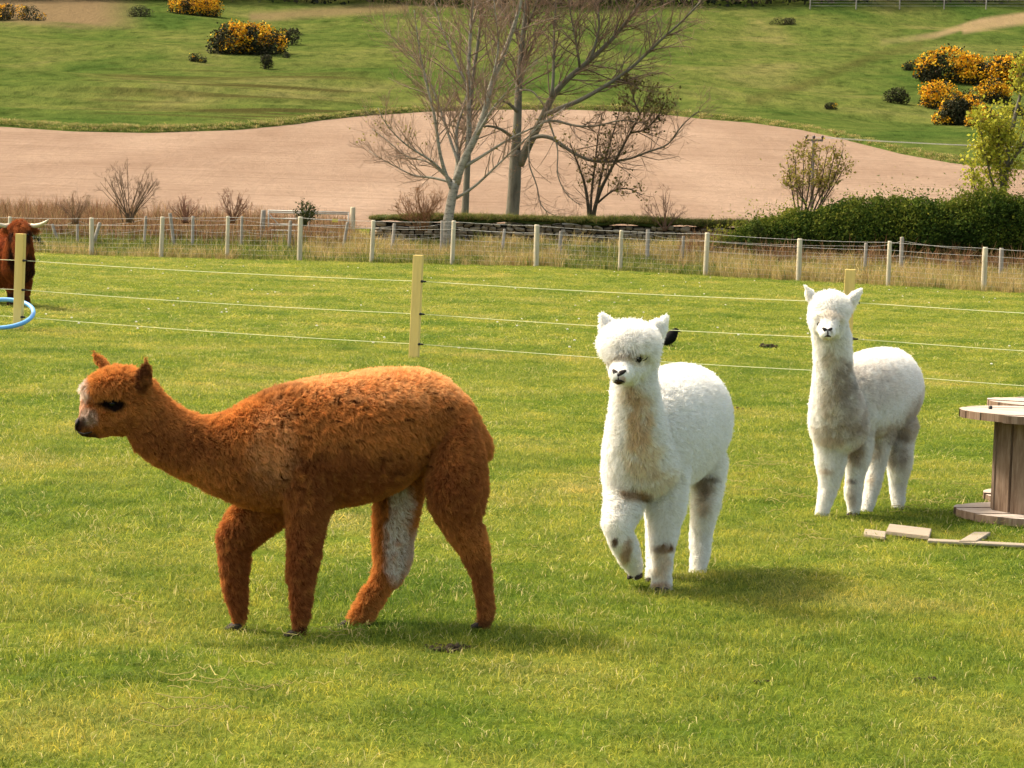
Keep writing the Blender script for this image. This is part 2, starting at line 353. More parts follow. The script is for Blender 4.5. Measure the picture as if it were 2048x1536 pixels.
pick = rg.integers(0, 9, n); st = rg.uniform(size=n) < .012 + .07 * sstep(.5, .62, fbm(p3(Q[:, 0], Q[:, 1]), .7, 77, 2)); pick[st] = rg.integers(9, 11, st.sum())
scatter('grass', np.stack([Q[:, 0], Q[:, 1], gz(Q[:, 0], Q[:, 1])], 1), np.stack([rg.normal(size=n) * .1, rg.normal(size=n) * .1, rg.uniform(0, 6.28, n)], 1), np.stack([S, S, Hh], 1), pick, protos)

# long dry grass and dead stems along the fences
TAN = [(.52, .37, .15), (.42, .29, .12), (.58, .44, .21), (.32, .28, .09), (.20, .23, .05)]
GRN = [(.14, .19, .03), (.20, .23, .04), (.34, .30, .10), (.09, .13, .02), (.42, .34, .14)]
RED = [(.24, .12, .06), (.30, .17, .09), (.18, .085, .045), (.36, .24, .12), (.11, .09, .03)]
protos = [tuft_mesh('dry_tuft', 34, .16, .18, .46, .006, m_dry, rg, cols=TAN, lean=.4) for _ in range(4)] + [tuft_mesh('green_tuft', 36, .17, .10, .30, .007, m_dry, rg, cols=GRN, lean=.5) for _ in range(4)] + [tuft_mesh('dead_stem_tuft', 26, .2, .3, .75, .006, m_dry, rg, cols=RED, lean=.3) for _ in range(4)]
def verge(n, off0, off1, umin, umax):
    u = rg.uniform(umin, umax, n); d = fence_d(u) + rg.uniform(off0, off1, n); x = u * d / FPX; return np.stack([x, d, gz(x, d)], 1), u
P1, u1 = verge(5200, -.35, 6.0, -1500, 1500); P2, u2 = verge(3800, 3.2, 10.5, -1500, 1500)
nn = fbm(P1, .45, 51, 3); pk1 = np.where(nn + .10 * (P1[:, 1] - fence_d(u1) - 2) * 0 > np.where(u1 < -280, .56, .47), rg.integers(0, 4, len(P1)), rg.integers(4, 8, len(P1)))
pk1 = np.where((u1 > 420) & (nn > .40), rg.integers(0, 4, len(P1)), pk1)
pk2 = np.where(u2 < -260, rg.integers(8, 12, len(P2)), rg.integers(0, 8, len(P2))); 
red = (u2 > 330); pk2[red] = rg.integers(8, 12, red.sum())
keep = (u2 < -330) | (u2 > 300); P2, pk2, u2 = P2[keep], pk2[keep], u2[keep]
P = np.concatenate([P1, P2]); pk = np.concatenate([pk1, pk2]); n = len(P); s = rg.uniform(.7, 1.25, n)
s[:len(P1)] *= np.where(P1[:, 1] < fence_d(u1), .6, 1) * np.where(np.abs(u1 - 100) < 400, 1.05, 1)
scatter('dry_grass', P, np.stack([rg.normal(size=n) * .12, rg.normal(size=n) * .12, rg.uniform(0, 6.28, n)], 1), np.stack([s, s, s * rg.uniform(.8, 1.2, n)], 1), pk, protos)
# tussocks along the upper edge of the field
us2 = rg.uniform(-1300, 1300, 2600); d = bound(us2) + np.abs(rg.normal(size=2600)) * 1.3 + .4; x = us2 * d / FPX
s = rg.uniform(.9, 2.0, 2600); pk = np.where(rg.uniform(size=2600) < .12, rg.integers(0, 4, 2600), rg.integers(4, 8, 2600))
scatter('field_edge_grass', np.stack([x, d, gz(x, d)], 1), np.stack([s * 0, s * 0, rg.uniform(0, 6.28, 2600)], 1), np.stack([s * 1.2, s * 1.2, s * .42], 1), pk, protos)
# ------------------------------------------------------------------ animals
def union_mesh(parts, voxel, smooth, name):
    """closed lofts -> one continuous skin"""
    mb = MB()
    for v, f in parts: mb.add(v, f)
    o = mb.build('tmp_' + name); r = o.modifiers.new('r', 'REMESH'); r.mode = 'VOXEL'; r.voxel_size = voxel; r.adaptivity = 0
    bpy.context.view_layer.update(); dg = bpy.context.evaluated_depsgraph_get(); me = bpy.data.meshes.new_from_object(o.evaluated_get(dg))
    bpy.data.objects.remove(o)
    n = len(me.vertices); V = np.empty(n * 3); me.vertices.foreach_get('co', V); V = V.reshape(-1, 3)
    e = np.empty(len(me.edges) * 2, np.int32); me.edges.foreach_get('vertices', e); e = e.reshape(-1, 2)
    deg = np.bincount(e.ravel(), minlength=n)[:, None].astype(float); deg[deg == 0] = 1
    for k in range(smooth):
        lam = .5 if k % 2 == 0 else -.38
        s = np.zeros_like(V); np.add.at(s, e[:, 0], V[e[:, 1]]); np.add.at(s, e[:, 1], V[e[:, 0]]); V = V + lam * (s / deg - V)
    me.vertices.foreach_set('co', V.ravel()); me.polygons.foreach_set('use_smooth', np.ones(len(me.polygons), bool)); me.update()
    return me
def mesh_arrays(me):
    n = len(me.vertices); V = np.empty(n * 3); me.vertices.foreach_get('co', V); V = V.reshape(-1, 3)
    N = np.empty(n * 3); me.vertices.foreach_get('normal', N); N = N.reshape(-1, 3)
    me.calc_loop_triangles(); T = np.empty(len(me.loop_triangles) * 3, np.int32); me.loop_triangles.foreach_get('vertices', T)
    return V, N, T.reshape(-1, 3)
def set_col(me, C):
    a = me.attributes.get('col') or me.attributes.new('col', 'FLOAT_COLOR', 'POINT'); a.data.foreach_set('color', np.concatenate([C, np.ones((len(C), 1))], 1).ravel())
def blend(P, base, spots, seed=1, nscale=18, rag=.5):
    """base colour plus soft-edged patches [(centre, radius or (rx, ry, rz), colour, strength)]"""
    C = np.broadcast_to(np.asarray(base, float), (len(P), 3)).copy(); nz = fbm(P, nscale, seed, 3) - .5; mot = fbm(P * np.array((1, 1, .6)), 42, seed + 30, 2)
    for c, r, col, s in spots:
        q = (P - np.asarray(c)) / np.asarray(r, float); d = np.sqrt((q * q).sum(1)) + nz * rag
        w = (sstep(1.2, .5, d) * s * np.clip(-.15 + 2.3 * mot, .12, 1)).clip(0, 1)[:, None]; C = C * (1 - w) + np.asarray(col) * w
    return C
def scalar(P, base, spots):
    L = np.full(len(P), float(base))
    for c, r, v in spots:
        q = (P - np.asarray(c)) / np.asarray(r, float); w = sstep(1.1, .6, np.sqrt((q * q).sum(1))); L = L * (1 - w) + v * w
    return L
def fur(name, parent, me, n, lenf, colf, m, flow, width=.0009, clump=.03, ck=.55, curl=.006, seed=1, lift=1.0, npt=4, tipc=(1.25, 1.2, 1.15), rootk=.7, cvar=.28, wave=.5):
    rng = np.random.default_rng(seed); V, N, T = mesh_arrays(me)
    a, b, c = V[T[:, 0]], V[T[:, 1]], V[T[:, 2]]; ar = np.linalg.norm(np.cross(b - a, c - a), axis=1) * .5
    L0 = lenf((a + b + c) / 3); pw = ar * (L0 > .002) * np.clip(.022 / np.maximum(L0, .004), .8, 2.2); pw /= pw.sum()
    t = rng.choice(len(T), n, p=pw); u = rng.uniform(size=(n, 2)); fl = u.sum(1) > 1; u[fl] = 1 - u[fl]; w = np.stack([1 - u.sum(1), u[:, 0], u[:, 1]], 1)
    P = (V[T[t]] * w[..., None]).sum(1); NN = norm((N[T[t]] * w[..., None]).sum(1)); L = lenf(P) * rng.uniform(.72, 1.12, n)
    F = flow(P); F = F - NN * (F * NN).sum(1, keepdims=True)
    D = norm(NN * lift + F + rng.normal(size=(n, 3)) * .16)
    lowf = np.stack([vnoise(P, 9, seed + k) - .5 for k in range(3)], 1) * wave; D = norm(D + lowf)
    sy = rng.uniform(size=n) < .06; L[sy] *= rng.uniform(1.05, 1.35, sy.sum()); D[sy] = norm(D[sy] + rng.normal(size=(sy.sum(), 3)) * .35)
    tip = P + D * L[:, None]
    M = max(20, int(ar[L0 > .002].sum() / (clump * clump))); ci = rng.choice(n, min(M, n), replace=False)
    kd = kdtree.KDTree(len(ci))
    for k, q in enumerate(ci): kd.insert(P[q], k)
    kd.balance(); near = np.array([kd.find(q)[1] for q in P]); nc = ci[near]
    cl = ck * rng.uniform(.5, 1, n)[:, None]; tip = tip * (1 - cl) + (tip[nc] * .8 + (P + (tip[nc] - P[nc])) * .2) * cl
    X = np.empty((n, npt, 3))
    for k in range(npt):
        s = k / (npt - 1); q = (1 - s) ** 2 * (P - NN * .004) + 2 * s * (1 - s) * (P + NN * (L * .55)[:, None]) + s * s * tip
        X[:, k] = q + (np.stack([vnoise(q, 60, seed + 7 + j) - .5 for j in range(3)], 1) * 2 * curl * s if curl else 0)
    R = (width * (L / max(L.max(), 1e-6)) ** .0)[:, None] * np.linspace(1, .35, npt)[None] * rng.uniform(.8, 1.2, n)[:, None]
    hc = bpy.data.hair_curves.new(name); hc.add_curves([npt] * n); hc.attributes['position'].data.foreach_set('vector', X.ravel())
    ra = hc.attributes.get('radius') or hc.attributes.new('radius', 'FLOAT', 'POINT'); ra.data.foreach_set('value', R.ravel())
    C = colf(P) * (rng.uniform(.82, 1.14, n) * (1 + cvar * (rng.uniform(size=n)[nc] - .5)))[:, None]
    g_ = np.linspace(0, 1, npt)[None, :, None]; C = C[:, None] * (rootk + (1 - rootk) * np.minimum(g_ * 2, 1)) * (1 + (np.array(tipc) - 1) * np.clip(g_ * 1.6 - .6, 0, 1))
    ca = hc.attributes.new('col', 'FLOAT_COLOR', 'POINT'); ca.data.foreach_set('color', np.concatenate([np.clip(C, 0, .96), np.ones((n, npt, 1))], 2).ravel())
    hc.materials.append(m); return link(name, hc, parent)
def fur_mat(name, transl, rough=.8):
    m, nt, out = newmat(name); a = nt.nodes.new('ShaderNodeAttribute'); a.attribute_name = 'col'
    finish(nt, out, a.outputs[0], rough, .12, None, transl, a.outputs[0]); return m
m_fleece = fur_mat('fleece', .45); m_white = fur_mat('white_fleece', .55); m_skin = mat_attr('animal_skin', .85, .15, 0, .1, 30)
m_eye, nt, out = newmat('dark_eye'); finish(nt, out, (.005, .003, .002), .18, .18)
m_horny = mat_var('hoof_horn', (.016, .011, .008), (.04, .028, .019), 40, .75, .2)
m_nose = mat_var('nose_skin', (.010, .008, .007), (.030, .020, .016), 60, .7, .25)
m_nose_pink = mat_var('nose_skin_pink', (.10, .05, .04), (.30, .15, .11), 45, .5, .4)
m_horn = mat_var('cow_horn', (.55, .46, .30), (.70, .62, .46), 6, .5, .4)

from mathutils.bvhtree import BVHTree
def surface(me):
    """-> function giving the point of a skin seen at a place in the photograph"""
    V, N, T = mesh_arrays(me); bt = BVHTree.FromPolygons([tuple(v) for v in V], [tuple(int(q) for q in t) for t in T]); e = Vector((0, 0, EYE))
    def f(px, py, out=0.0):
        h = bt.ray_cast(e, Vector(ray(px, py)).normalized()); n = h[1] if h[1].dot(e - h[0]) > 0 else -h[1]
        return np.array(h[0]) + np.array(n) * out
    return f
def rot2(h): return np.array((-h[1], h[0], 0.0))
def leg_loft(secs, depthk=1.0, inset=.0):
    """secs: (px left, px right, py, distance): sections across the limb as seen, square to it"""
    C = [at((a + b) / 2, y, d) for a, b, y, d in secs]; out = []
    T = norm(np.gradient(np.array(C), axis=0))
    for (a, b, y, d), c, t in zip(secs, C, T):
        w = max((b - a) / 2 / FPX * d, .012)
        X = np.array((1.0, 0, 0)); A = norm(X - t * (X @ t)); B = np.cross(t, A)
        w = max(w * max(abs(A[0]), .35) - inset, .012)
        out.append((c, A * w, B * w * depthk))
    return loft(out, 16)
def eyes(parent, spots, r):
    for c in spots:
        mb = MB(); mb.add(*ball(c, (r, 0, 0), (0, r, 0), (0, 0, r), 14, 8)); mb.build('eye', m_eye, parent)
def ear_loft(base, tip, wdir, w, th, fw=None):
    base, tip, wdir = (np.asarray(q, float) for q in (base, tip, wdir)); ax = tip - base; wdir = norm(wdir - norm(ax) * (wdir @ norm(ax))); nrm = np.cross(norm(ax), wdir)
    prof = [(-.15, .75), (.1, 1.0), (.35, 1.0), (.6, .78), (.82, .45), (1.0, .12)]
    return loft([(base + ax * s, wdir * w * k, nrm * th * max(k, .4)) for s, k in prof], 12)
def toes(parent, at_foot, fwd, size=.022, m=None):
    f = norm(np.asarray(fwd, float)); l = rot2(f)
    for s in (-1, 1):
        c = np.asarray(at_foot, float) + l * s * size * .85; mb = MB()
        mb.add(*loft([(c - f * size * .5, l * size * .8, np.array((0, 0, size * .8))), (c + f * size * .6 - np.array((0, 0, size * .15)), l * size * .75, np.array((0, 0, size * .7))), (c + f * size * 1.9 - np.array((0, 0, size * .55)), l * size * .35, np.array((0, 0, size * .25)))], 10))
        mb.build('toenail', m or m_horny, parent)

# ---- brown alpaca walking to the left
th = RAD(10); F = np.array((-math.cos(th), -math.sin(th), 0)); Lf = rot2(F)
O = at(720, 1262, 9.36); O[2] = float(gz(O[0], O[1]))
def sag(px, py, l=0.0):
    r = ray(px, py); e = np.array((0, 0, EYE)); k = ((O + Lf * l - e) @ Lf) / (r @ Lf); return e + r * k
def sag_loft(secs, inset, l=0.0, n=24):
    """secs: (upper px, py, lower px, py, half width)"""
    out = []
    for a, b, c, d, w in secs:
        p, q = sag(a, b, l), sag(c, d, l); h = (p - q) / 2; k = max(np.linalg.norm(h) - inset, .012) / np.linalg.norm(h); out.append(((p + q) / 2, Lf * max(w - inset * .8, .012), h * k))
    return loft(out, n)
I = .020
def side_leg(secs, l, inset, dk=1.0):
    out = []; C = [sag((a + b) / 2, y, l) for a, b, y in secs]; T = norm(np.gradient(np.array(C), axis=0))
    for (a, b, y), c, t in zip(secs, C, T):
        w = np.linalg.norm(sag(a, y, l) - sag(b, y, l)) / 2; A = norm(np.cross(Lf, t)); w = max(w * max(abs(A @ F), .4) - inset, .012); out.append((c, A * w, Lf * min(w, .10) * dk))
    return loft(out, 16)
parts = [
 sag_loft([(468, 862, 472, 985, .10), (505, 800, 505, 1012, .165), (560, 768, 560, 1026, .205), (620, 756, 620, 1026, .225), (690, 746, 690, 1014, .24), (745, 737, 745, 1002, .245), (800, 735, 800, 978, .225), (845, 736, 842, 935, .205), (890, 753, 888, 915, .19), (932, 793, 930, 930, .165), (960, 845, 956, 925, .11)], I),
 sag_loft([(275, 745, 238, 866, .075), (297, 757, 256, 884, .082), (318, 775, 275, 908, .087), (345, 798, 303, 930, .092), (376, 820, 340, 950, .10), (412, 831, 385, 970, .115), (452, 825, 432, 993, .14), (492, 803, 480, 1015, .165), (540, 775, 540, 1026, .19)], I),
 sag_loft([(153, 846, 157, 868, .028), (157, 836, 166, 876, .038), (162, 816, 186, 877, .050), (170, 796, 214, 874, .063), (215, 770, 240, 872, .078), (250, 752, 268, 868, .088), (282, 756, 290, 850, .08)], .008),
 sag_loft([(174, 762, 178, 800, .052), (198, 742, 202, 808, .085), (228, 731, 232, 815, .10), (262, 733, 262, 815, .098), (290, 750, 288, 815, .075)], .016),
 # near hind, thigh to foot
 side_leg([(885, 945, 845), (870, 966, 885), (858, 974, 930), (851, 976, 970), (856, 972, 1010), (880, 966, 1050), (898, 980, 1077), (916, 983, 1100), (927, 982, 1125), (940, 987, 1150), (948, 989, 1185), (952, 991, 1212), (952, 989, 1232), (950, 983, 1246)], .135, .016, 1.1),
 # far hind
 side_leg([(760, 900, 880), (752, 860, 940), (749, 842, 1004), (747, 834, 1040), (746, 826, 1075), (747, 823, 1120), (744, 812, 1146), (732, 790, 1168), (720, 776, 1188), (708, 765, 1210), (697, 752, 1228), (690, 742, 1243)], -.12, .012, 1.0),
 # near fore
 side_leg([(545, 672, 930), (555, 672, 975), (566, 667, 1013), (572, 654, 1045), (572, 648, 1077), (571, 645, 1109), (568, 637, 1140), (573, 629, 1172), (577, 627, 1204), (579, 623, 1232), (582, 617, 1252), (584, 612, 1266)], .11, .017, .95),
]
# far fore: lifted, the wrist forward and the shank hanging
def pts_leg(cs, l, inset):
    C = [sag(x, y, l) for x, y, w in cs]; T = norm(np.gradient(np.array(C), axis=0)); out = []
    for (x, y, w), c, t in zip(cs, C, T):
        h = max(w / FPX * 9.4 - inset, .012); out.append((c, np.cross(Lf, t) * h, Lf * min(h, .085)))
    return loft(out, 16)
parts.append(pts_leg([(570, 985, 52), (530, 1018, 48), (492, 1050, 44), (470, 1082, 37), (469, 1112, 31), (469, 1140, 28), (470, 1172, 24), (475, 1205, 20), (478, 1228, 16), (476, 1246, 12)], -.11, .010))
hc = sag(230, 790); ll = Lf
nb, nt_ = sag(287, 772, .085), sag(291, 716, .10); fb, ft = sag(212, 738, -.075), sag(184, 700, -.105)
parts.append(ear_loft(nb, nt_, F + Lf * .5, .028, .013)); parts.append(ear_loft(fb, ft, F, .018, .010))
root = thing('alpaca', (O[0], O[1], O[2]), 'brown alpaca walking to the left with its neck stretched forward', 'alpaca')
me = union_mesh(parts, .011, 8, 'alpaca')
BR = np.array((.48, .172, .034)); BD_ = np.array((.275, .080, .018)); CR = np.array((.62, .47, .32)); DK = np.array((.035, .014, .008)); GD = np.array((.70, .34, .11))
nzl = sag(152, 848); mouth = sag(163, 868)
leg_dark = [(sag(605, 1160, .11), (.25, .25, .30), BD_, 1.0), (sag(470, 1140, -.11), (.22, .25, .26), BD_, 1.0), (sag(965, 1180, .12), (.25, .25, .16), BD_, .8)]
spots_b = [(sag(740, 742), (.80, .35, .13), GD, .75), (sag(700, 960, .22), (.5, .2, .13), BD_, 1.0), (sag(930, 930, .2), (.17, .2, .26), BD_ * 1.1, .7), (sag(300, 880, .1), (.3, .2, .10), BD_, .6), (sag(545, 790, .1), (.12, .3, .05), BD_ * .8, .6), (sag(540, 900, .2), (.10, .2, .20), GD, .55), (sag(620, 1000, .1), (.4, .5, .12), BD_, .55), (sag(920, 1010, .12), (.2, .3, .12), BD_, .6), (sag(330, 900), (.4, .2, .08), BD_, .45), (sag(171, 782, 0), (.030, .10, .07), CR, .8), (sag(178, 832, .03), (.045, .1, .035), CR * .8, .7)] + leg_dark + [  # sunlit gold back and shaded dark belly are painted into the coat colour
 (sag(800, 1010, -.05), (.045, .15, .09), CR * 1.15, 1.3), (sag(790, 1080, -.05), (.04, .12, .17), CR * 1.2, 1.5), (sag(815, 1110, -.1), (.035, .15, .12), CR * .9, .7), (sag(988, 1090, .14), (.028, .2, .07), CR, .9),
 (sag(283, 752, .1), (.045, .06, .07), BD_ * .42, 1.0), (sag(222, 807, .09), (.066, .06, .026), DK * .6, 1.7), (sag(158, 860), (.045, .12, .055), DK, .95), (sag(180, 874), (.035, .1, .025), DK, .85), (sag(600, 1262, .11), (.09, .09, .03), DK, .7), (sag(968, 1244, .12), (.09, .09, .03), DK, .6)]  # dark band at the eye paints the shade under the fringe
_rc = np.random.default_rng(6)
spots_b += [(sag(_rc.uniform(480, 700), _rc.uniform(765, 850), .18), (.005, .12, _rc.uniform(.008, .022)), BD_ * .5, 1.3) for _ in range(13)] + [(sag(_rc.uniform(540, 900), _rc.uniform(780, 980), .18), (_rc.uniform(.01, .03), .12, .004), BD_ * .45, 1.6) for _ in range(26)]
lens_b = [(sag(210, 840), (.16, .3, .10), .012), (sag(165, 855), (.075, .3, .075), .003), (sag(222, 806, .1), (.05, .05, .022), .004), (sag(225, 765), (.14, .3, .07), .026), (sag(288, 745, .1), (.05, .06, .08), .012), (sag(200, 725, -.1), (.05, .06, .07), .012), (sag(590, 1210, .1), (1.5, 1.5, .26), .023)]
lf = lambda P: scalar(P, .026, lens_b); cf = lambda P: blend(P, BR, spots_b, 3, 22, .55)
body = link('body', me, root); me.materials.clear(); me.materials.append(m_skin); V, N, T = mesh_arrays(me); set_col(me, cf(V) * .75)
hind_ = -F
fur('fleece', body, me, 330000, lf, cf, m_fleece, lambda P: hind_ * .45 + np.array((0, 0, -.55)) * 1.0, .00085, .012, .26, .006, 4, .85, 4, (1.5, 1.85, 2.6), .5, .34)  # pale golden strand tips paint the backlit rim glow into the hair colour
sf = surface(me); eyes(body, [sf(224, 807, -.006), sag(219, 806, -.07)], .017)
mb = MB(); mb.add(*loft([(sag(156, 843), Lf * .030, sag(156, 835) - sag(156, 843)), (sag(150, 850), Lf * .026, sag(156, 835) - sag(156, 843)), (sag(152, 862), Lf * .020, (sag(156, 835) - sag(156, 843)) * .7)], 14)); mb.build('nose', m_nose, body)
mb = MB(); mb.add(*tube([sag(156, 864, .03), sag(168, 868, .043), sag(184, 864, .052)], [.0025, .0035, .002], 8)); mb.build('mouth', m_nose, body)
for px, py, l in ((585, 1266, .11), (690, 1247, -.12), (958, 1249, .12)): toes(body, sag(px, py, l), F, .015)
toes(body, sag(470, 1253, -.11), norm(F * .35 + np.array((0, 0, -.9))) * np.array((1, 1, 0)) + np.array((0, 0, 0)), .021)

# ---- the two white alpacas: facing us, body turned away to the right
def white_alpaca(O, phi, torso, neck, head, legs, ears, topknot, label, base, spots, lens, eye_px, far_eye, seed, hairs, eye_r=.016, fluff=.03):
    h = np.array((-math.sin(phi), -math.cos(phi), 0)); Lw = rot2(h)
    P = lambda a, l, z: O + h * a + Lw * l + np.array((0, 0, z))
    parts = [loft([(P(a, 0, zc), Lw * (hw - .024), np.array((0, 0, hh - .024))) for a, zc, hh, hw in torso], 24)]
    def frontal(secs, inset, n=20):   # (px left, px right, py, distance, half depth, forward tilt)
        out = []; C = np.array([at((a + b) / 2, y, d) for a, b, y, d, hd in secs]); T = norm(np.gradient(C, axis=0))
        for (a, b, y, d, hd), c, t in zip(secs, C, T):
            X = np.array((1.0, 0, 0)); A = norm(X - t * (X @ t)); out.append((c, A * ((b - a) / 2 / FPX * d - inset), np.cross(t, A) * (hd - inset)))
        return loft(out, n)
    parts.append(frontal(neck, .016))
    parts.append(loft(head, 20)); parts.append(topknot)
    for secs in legs: parts.append(leg_loft(secs, 1.1, .010))
    for e in ears: parts.append(e)
    root = thing('alpaca', O, label, 'alpaca'); me = union_mesh(parts, .0105, 8, 'alpaca')
    body = link('body', me, root); me.materials.clear(); me.materials.append(m_skin); V, N, T = mesh_arrays(me); sf = surface(me); ep = [sf(*q, -eye_r * .30) for q in eye_px]; lens = lens + [(q, eye_r * 3.3, .0015) for q in ep]; spots = spots + [(q, eye_r * 1.9, GREY * .5, .9) for q in ep]
    eyes(body, ep + [np.array(far_eye)] * (len(ep) < 2), eye_r)
    cf = lambda Q: blend(Q, base, spots, seed, 26, .6); lf = lambda Q: scalar(Q, fluff, lens); set_col(me, cf(V) * .9)
    fur('fleece', body, me, hairs, lf, cf, m_white, lambda Q: -h * .2 + np.array((0, 0, -.35)), .0012, .022, .22, .004, seed, 1.0, 4, (1.06, 1.05, 1.04), .93, .10, .28)
    return body, sf, h, Lw

def head_secs(nose_p, back_p, side, ws):
    """ws: (0..1 along from the muzzle to the nape, half width, half height, lift)"""
    ax = norm(back_p - nose_p); up = np.cross(side, ax); up = up if up[2] > 0 else -up; L = np.linalg.norm(back_p - nose_p)
    return [(nose_p + ax * L * t + up * z, side * w, up * hgt) for t, w, hgt, z in ws]

# white alpaca in front
FR = np.array((.60, .50, .36))
WH = np.array((.955, .94, .90)); OC = np.array((.72, .55, .34)); TN = np.array((.52, .33, .16)); MUD = np.array((.16, .095, .05)); GREY = np.array((.50, .385, .27)); PINK = np.array((.42, .24, .20))
d0 = 10.62; O2 = at(1291, 1180, d0 + .05); O2[2] = float(gz(O2[0], O2[1]))
hd = RAD(24); hh_ = np.array((-math.sin(hd), -math.cos(hd), 0)); side2 = rot2(hh_)
nose_p = at(1236, 752, 10.13); back_p = at(1272, 712, 10.40)
head2 = head_secs(nose_p, back_p, side2, [(0, .036, .030, 0), (.12, .044, .042, 0), (.35, .054, .052, .0), (.6, .074, .066, .0), (.85, .088, .075, .0), (1.0, .085, .07, 0)])
tk2 = ball(at(1259, 688, 10.30), side2 * .106, hh_ * .112, (0, 0, .074), 18, 12)
e2 = [ear_loft(at(1226, 676, 10.38), at(1202, 625, 10.36), np.array((1, .2, 0.)), .039, .015), ear_loft(at(1300, 680, 10.40), at(1336, 629, 10.42), np.array((.8, .3, -.6)), .043, .015)]
S = [(.20, .64, .13, .10), (.13, .655, .205, .155), (.03, .66, .255, .195), (-.12, .665, .275, .215), (-.3, .672, .275, .222), (-.45, .682, .268, .22), (-.6, .69, .245, .20), (-.72, .70, .185, .15), (-.785, .70, .10, .08)]
neck2 = [(1228, 1312, 722, 10.36, .085), (1226, 1313, 755, 10.38, .09), (1223, 1318, 790, 10.41, .10), (1220, 1325, 825, 10.45, .12), (1213, 1340, 862, 10.5, .145), (1206, 1355, 900, 10.55, .16), (1208, 1365, 940, 10.58, .15)]
legs2 = [
 [(1206, 1292, 930, 10.60), (1212, 1290, 978, 10.58), (1212, 1284, 1017, 10.54), (1205, 1266, 1052, 10.50), (1212, 1270, 1076, 10.50), (1224, 1280, 1095, 10.54), (1236, 1283, 1115, 10.60), (1250, 1285, 1134, 10.66), (1260, 1284, 1148, 10.7)],
 [(1296, 1378, 935, 10.64), (1298, 1372, 980, 10.63), (1296, 1368, 1017, 10.62), (1297, 1359, 1056, 10.62), (1297, 1351, 1092, 10.62), (1302, 1346, 1115, 10.62), (1303, 1344, 1145, 10.62), (1303, 1343, 1168, 10.62), (1303, 1344, 1180, 10.62)],
 [(1370, 1452, 920, 11.12), (1382, 1446, 960, 11.12), (1388, 1440, 988, 11.10), (1385, 1437, 1009, 11.08), (1383, 1430, 1037, 11.08), (1379, 1424, 1070, 11.1), (1381, 1420, 1108, 11.08), (1380, 1412, 1138, 11.06), (1377, 1411, 1154, 11.05)],
 [(1290, 1370, 930, 11.0), (1290, 1345, 990, 10.98), (1291, 1330, 1040, 10.92), (1292, 1325, 1090, 10.9), (1293, 1322, 1130, 10.86), (1291, 1320, 1160, 10.84)]]
ns = at(1238, 741, 10.08)
sp2 = [(at(1266, 709, 10.2), (.06, .08, .016), FR * .8, .8), (at(1278, 845, 10.36), (.055, .12, .15), OC * 1.12, .75), (at(1290, 925, 10.38), (.09, .12, .13), OC * 1.25, .5), (at(1265, 795, 10.3), (.05, .1, .05), OC, .6), (at(1262, 722, 10.25), (.10, .1, .025), OC, .5),
 (at(1286, 990, 10.5), (.05, .15, .03), MUD * 1.4, .8), (at(1265, 985, 10.5), (.06, .15, .035), TN, .7), (at(1231, 1082, 10.46), (.014, .1, .022), MUD, .95), (at(1252, 1105, 10.5), (.025, .1, .075), TN, .75), (at(1330, 1097, 10.55), (.05, .1, .025), np.array((.30, .16, .07)), 1.0), (at(1325, 1130, 10.55), (.04, .1, .08), OC, .55), (at(1322, 1176, 10.55), (.05, .1, .025), TN, .7),
 (at(1412, 980, 10.95), (.045, .2, .09), GREY, .85), (at(1425, 962, 10.95), (.035, .2, .025), MUD, .7), (at(1408, 1020, 10.95), (.03, .2, .06), GREY * 1.2, .6), (at(1242, 760, 10.1), (.022, .06, .020), PINK, .7), (at(1236, 768, 10.1), (.024, .06, .016), MUD * .6, 1.6), (at(1320, 960, 10.5), (.1, .1, .08), OC * 1.2, .35), (at(1262, 775, 10.26), (.04, .06, .012), GREY, .5)]  # last grey spot paints the shade under the chin
ln2 = [(at(1245, 745, 10.15), (.075, .16, .07), .006), (at(1285, 740, 10.3), (.05, .12, .06), .014), (at(1259, 685, 10.30), (.16, .17, .085), .040), (at(1258, 706, 10.20), (.11, .07, .026), .045), (at(1207, 643, 10.37), (.05, .1, .075), .014), (at(1325, 650, 10.4), (.06, .1, .085), .014), (at(1238, 757, 10.09), (.032, .05, .032), .002), (at(1330, 1110, 10.7), (.6, .9, .21), .017)]
b2, s2, h2, L2_ = white_alpaca(O2, RAD(20), S, neck2, head2, legs2, e2, tk2, 'clean white alpaca in the middle stepping forward with one front leg raised', WH, sp2, ln2, [(1278, 719)], at(1219, 722, 10.40), 12, 170000, .0155)
def face(body, sf, nose, mouth, side, hv, w, m=m_nose):
    """nose, mouth: where they show in the photograph"""
    n = sf(*nose); mo = sf(*mouth)
    for s in (-1, 1):
        mb = MB(); mb.add(*loft([(n + side * s * w + np.array((0, 0, .007)) - hv * .006, side * .008, np.array((0, 0, .006))), (n + side * s * w * .55 + hv * .002, side * .012, np.array((0, 0, .009))), (n + side * s * w * .12 + hv * .003 - np.array((0, 0, .010)), side * .0045, np.array((0, 0, .006)))], 10)); mb.build('nostril', m, body)
    mb = MB(); mb.add(*tube([n + hv * .003 - np.array((0, 0, .006)), n * .5 + mo * .5 + hv * .003, mo + hv * .002], [.0055, .004, .0035], 6)); mb.add(*tube([mo - side * w * .9 - hv * .012 - np.array((0, 0, .006)), mo - side * w * .4 + hv * .001, mo + hv * .003, mo + side * w * .4 + hv * .001, mo + side * w * .9 - hv * .012 - np.array((0, 0, .006))], [.002, .0042, .0048, .0042, .002], 8)); mb.build('mouth', m, body)
face(b2, s2, (1237, 745), (1237, 761), side2, hh_, .024)
